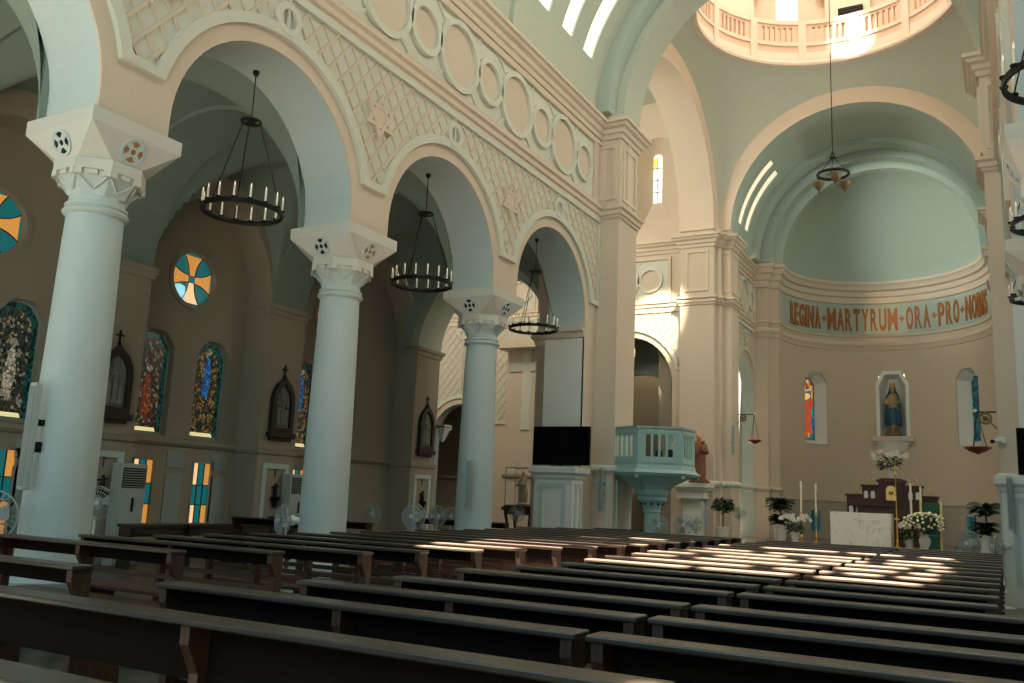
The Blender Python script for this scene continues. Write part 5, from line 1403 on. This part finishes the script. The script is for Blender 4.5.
ordn = ['first', 'second', 'third', 'fourth', 'fifth', 'sixth', 'seventh', 'eighth', 'ninth', 'tenth', 'eleventh', 'twelfth', 'thirteenth', 'fourteenth', 'fifteenth', 'sixteenth', 'seventeenth', 'eighteenth', 'nineteenth']
pc = {}
def place_pew(L, x, y, label, group):
    ah = .70 if group == GN else .84; k = (round(L, 2), ah)
    if k not in pc: pc[k] = make_pew(L, label, (x, y, 0), group, ah)
    else: dup(pc[k], (x, y, 0), 0, label, group)
rowsN = [1.8, 2.95, 3.83, 4.58, 5.32, 6.3, 7.06, 7.82, 8.58, 9.35, 10.15, 10.95, 11.75, 12.55, 13.35, 14.15, 14.95, 15.75, 16.55, 17.35]
xl = [-5.3, -5.3, -4.38, -3.97, -3.78, -3.84, -3.74, -3.64, -3.75, -3.85, -3.9, -3.95] + [-4.0] * 8
ordn.append('twentieth')
for i, y in enumerate(rowsN):
    xj = -1.68 if i > 1 else -.98
    L = round((xj - xl[i]) / .1) * .1
    place_pew(L, xj - L, y, 'dark pew left of the centre join, %s row from the camera' % ordn[i], GN)
    place_pew((1.9 if i < 6 else 1.55) if i > 1 else 1.3, xj + .05, y + (.02 if i % 2 else .0), 'dark pew right of the centre join, %s row from the camera' % ordn[i], GN)
rowsL = [(2.75, -5.75), (4.07, -5.49), (5.62, -6.36), (6.37, -5.9), (7.12, -5.45), (7.87, -5.3), (8.65, -5.1), (9.4, -4.95), (10.15, -4.85), (10.9, -4.7), (11.65, -4.6), (12.4, -4.55), (13.15, -4.55), (13.9, -4.55), (14.65, -4.55), (15.4, -4.55), (16.15, -4.55), (16.9, -4.55), (17.65, -4.55)]
for i, (y, xe) in enumerate(rowsL):
    x0 = {0: -7.5, 1: -7.9, 2: -8.95, 3: -8.7}.get(i, -8.5); L = round((xe - x0) / .1) * .1
    place_pew(L, xe - L, y, 'brown pew of the left block, %s row from the camera' % ordn[i], GL)
for i, (y, x) in enumerate(((12.9, -13.3), (13.9, -13.3), (18.6, -12.9))):
    place_pew(2.6, x, y, 'dark pew inside the left aisle, %s row from the camera' % ordn[i], 'pews in the left aisle')
# side benches along the aisle wall
def wall_bench(label, y, x=-14.0):
    t = thing('side_bench', label, 'bench', (x, y, 0), 0, 'dark benches along the aisle wall')
    MB().box(-.2, .2, -.62, .62, .74, .80).build('top', PEW, t, bevel=.006); MB().box(-.16, -.12, -.6, .6, .56, .74).box(.12, .16, -.6, .6, .62, .74).build('apron', PEW, t)
    for yy in (-.56, .56): MB().box(-.16, .16, yy - .03, yy + .03, 0, .74).build('leg', PEW, t)
    return t
wb = wall_bench('dark side bench along aisle wall, nearest of four', 11.5)
for i, y in enumerate((12.85, 14.2, 15.55)): dup(wb, (-14.0, y, 0), 0, 'dark side bench along aisle wall, %s of four' % ordn[i + 1])

# ------------------------------------------------------------------ lights
def area(name, loc, rot, sx, sy, e, col):
    l = bpy.data.lights.new(name, 'AREA'); l.shape = 'RECTANGLE'; l.size = sx; l.size_y = sy; l.energy = e; l.color = col
    o = bpy.data.objects.new(name, l); C.objects.link(o); o.location = loc; o.rotation_euler = rot; return o
COOL = (.52, .86, 1.0); WARM = (1., .90, .74)
area('west_door_daylight', (-4.5, -7, 8.0), (radians(90), 0, 0), 9, 9, 500, COOL)
area('aisle_door_daylight', (-12.4, -4, 4.0), (radians(90), 0, 0), 4.5, 5, 12, COOL)
area('dome_daylight', (XC, YC, 24.5), (0, 0, 0), 6, 6, 850, WARM)
area('right_transept_daylight', (7.3, 26, 9), (0, radians(90), 0), 9, 7, 1400, WARM)
area('left_transept_daylight', (-23, 27, 9), (0, radians(-90), 0), 8, 6, 200, WARM)
area('transept_fill', (-13.2, 22.4, 13.5), (radians(90), 0, 0), 4, 5, 560, (1, .9, .74))  # added fill lamp, no opening here; brightens the transept east wall
area('transept_chapel_fill', (-12.6, 33.7, 8.6), (0, 0, 0), 3, .8, 60, (1, .78, .5))  # added fill lamp warming the wall seen through the transept arch
area('far_transept_fill', (-19.5, 24, 12), (radians(60), 0, 0), 4, 3, 60, (1, .84, .62))  # added fill lamp for the far stretch of transept wall
area('chancel_fill', (-4.2, 34.3, 15.6), (0, 0, 0), 3, 2, 70, (.9, .95, .85))  # added fill lamp under the vault crown, lifts chancel and apse
area('nave_window_daylight', (5.9, 14, 4.5), (0, radians(90), 0), 3, 8, 30, (.85, .95, 1))
area('nave_clerestory_daylight', (-.9, 14, 14.2), (0, radians(62), 0), 2, 9, 400, (1, .91, .74))
def spot(name, loc, to, e, ang, col=(1, .85, .6), blend=.3, r=.05):
    l = bpy.data.lights.new(name, 'SPOT'); l.energy = e; l.spot_size = radians(ang); l.spot_blend = blend; l.color = col; l.shadow_soft_size = r
    o = bpy.data.objects.new(name, l); C.objects.link(o); o.location = loc; d = Vector(to) - Vector(loc); o.rotation_euler = d.to_track_quat('-Z', 'Y').to_euler(); return o
spot('gallery_sunbeam', (XC - 1, YC - 3.4, 21.5), (-3.95, 30.2, 18.0), 7000, 13, (1, .9, .72), .5)
spot('transept_sunbeam', (-6.4, 23.5, 15.2), (-11.5, 31, 7.9), 24000, 14, (1, .82, .55), .6)
spot('frieze_sunbeam', (-3.4, 32.6, 15.2), (-4.2, 40.7, 9.9), 1500, 14, (1, .62, .25), .8)
spot('chancel_slit_sunlight', (-6.9, 32.6, 13.6), (-1.6, 39.4, 13.0), 1500, 62, (.98, .98, .86), 1.)
s = bpy.data.lights.new('sun', 'SUN'); s.energy = 165; s.angle = radians(.55); s.color = (1, .78, .64)
so = bpy.data.objects.new('sun', s); C.objects.link(so); so.rotation_euler = Vector((-.05, .16, -1)).to_track_quat('-Z', 'Y').to_euler()
w = bpy.data.worlds.new('world'); SC.world = w; w.use_nodes = True
bg = w.node_tree.nodes['Background']; bg.inputs[0].default_value = (.62, .80, .85, 1); bg.inputs[1].default_value = .35

# ------------------------------------------------------------------ camera
cam = bpy.data.cameras.new('camera'); co = bpy.data.objects.new('camera', cam); C.objects.link(co)
cam.sensor_fit = 'HORIZONTAL'; cam.sensor_width = 36; cam.lens = 880 / 1024 * 36; cam.clip_start = .02; cam.clip_end = 200
yaw, pitch, roll = radians(29.32151958), radians(10.11050417), radians(2.45941951)
fw = Vector((-sin(yaw) * cos(pitch), cos(yaw) * cos(pitch), sin(pitch))); r_ = Vector((cos(yaw), sin(yaw), 0)); u_ = r_.cross(fw)
rr = r_ * cos(roll) + u_ * sin(roll); uu = u_ * cos(roll) - r_ * sin(roll)
co.matrix_world = Matrix(((rr.x, uu.x, -fw.x, 0), (rr.y, uu.y, -fw.y, 0), (rr.z, uu.z, -fw.z, EYE), (0, 0, 0, 1)))
SC.camera = co
SC.view_settings.view_transform = 'Standard'; SC.view_settings.look = 'None'; SC.view_settings.gamma = 1; SC.view_settings.exposure = 0
try: SC.view_settings.use_curve_mapping = False
except Exception: pass
SC.cycles.use_denoising = True; SC.cycles.max_bounces = 8; SC.cycles.diffuse_bounces = 6; SC.cycles.sample_clamp_indirect = 6
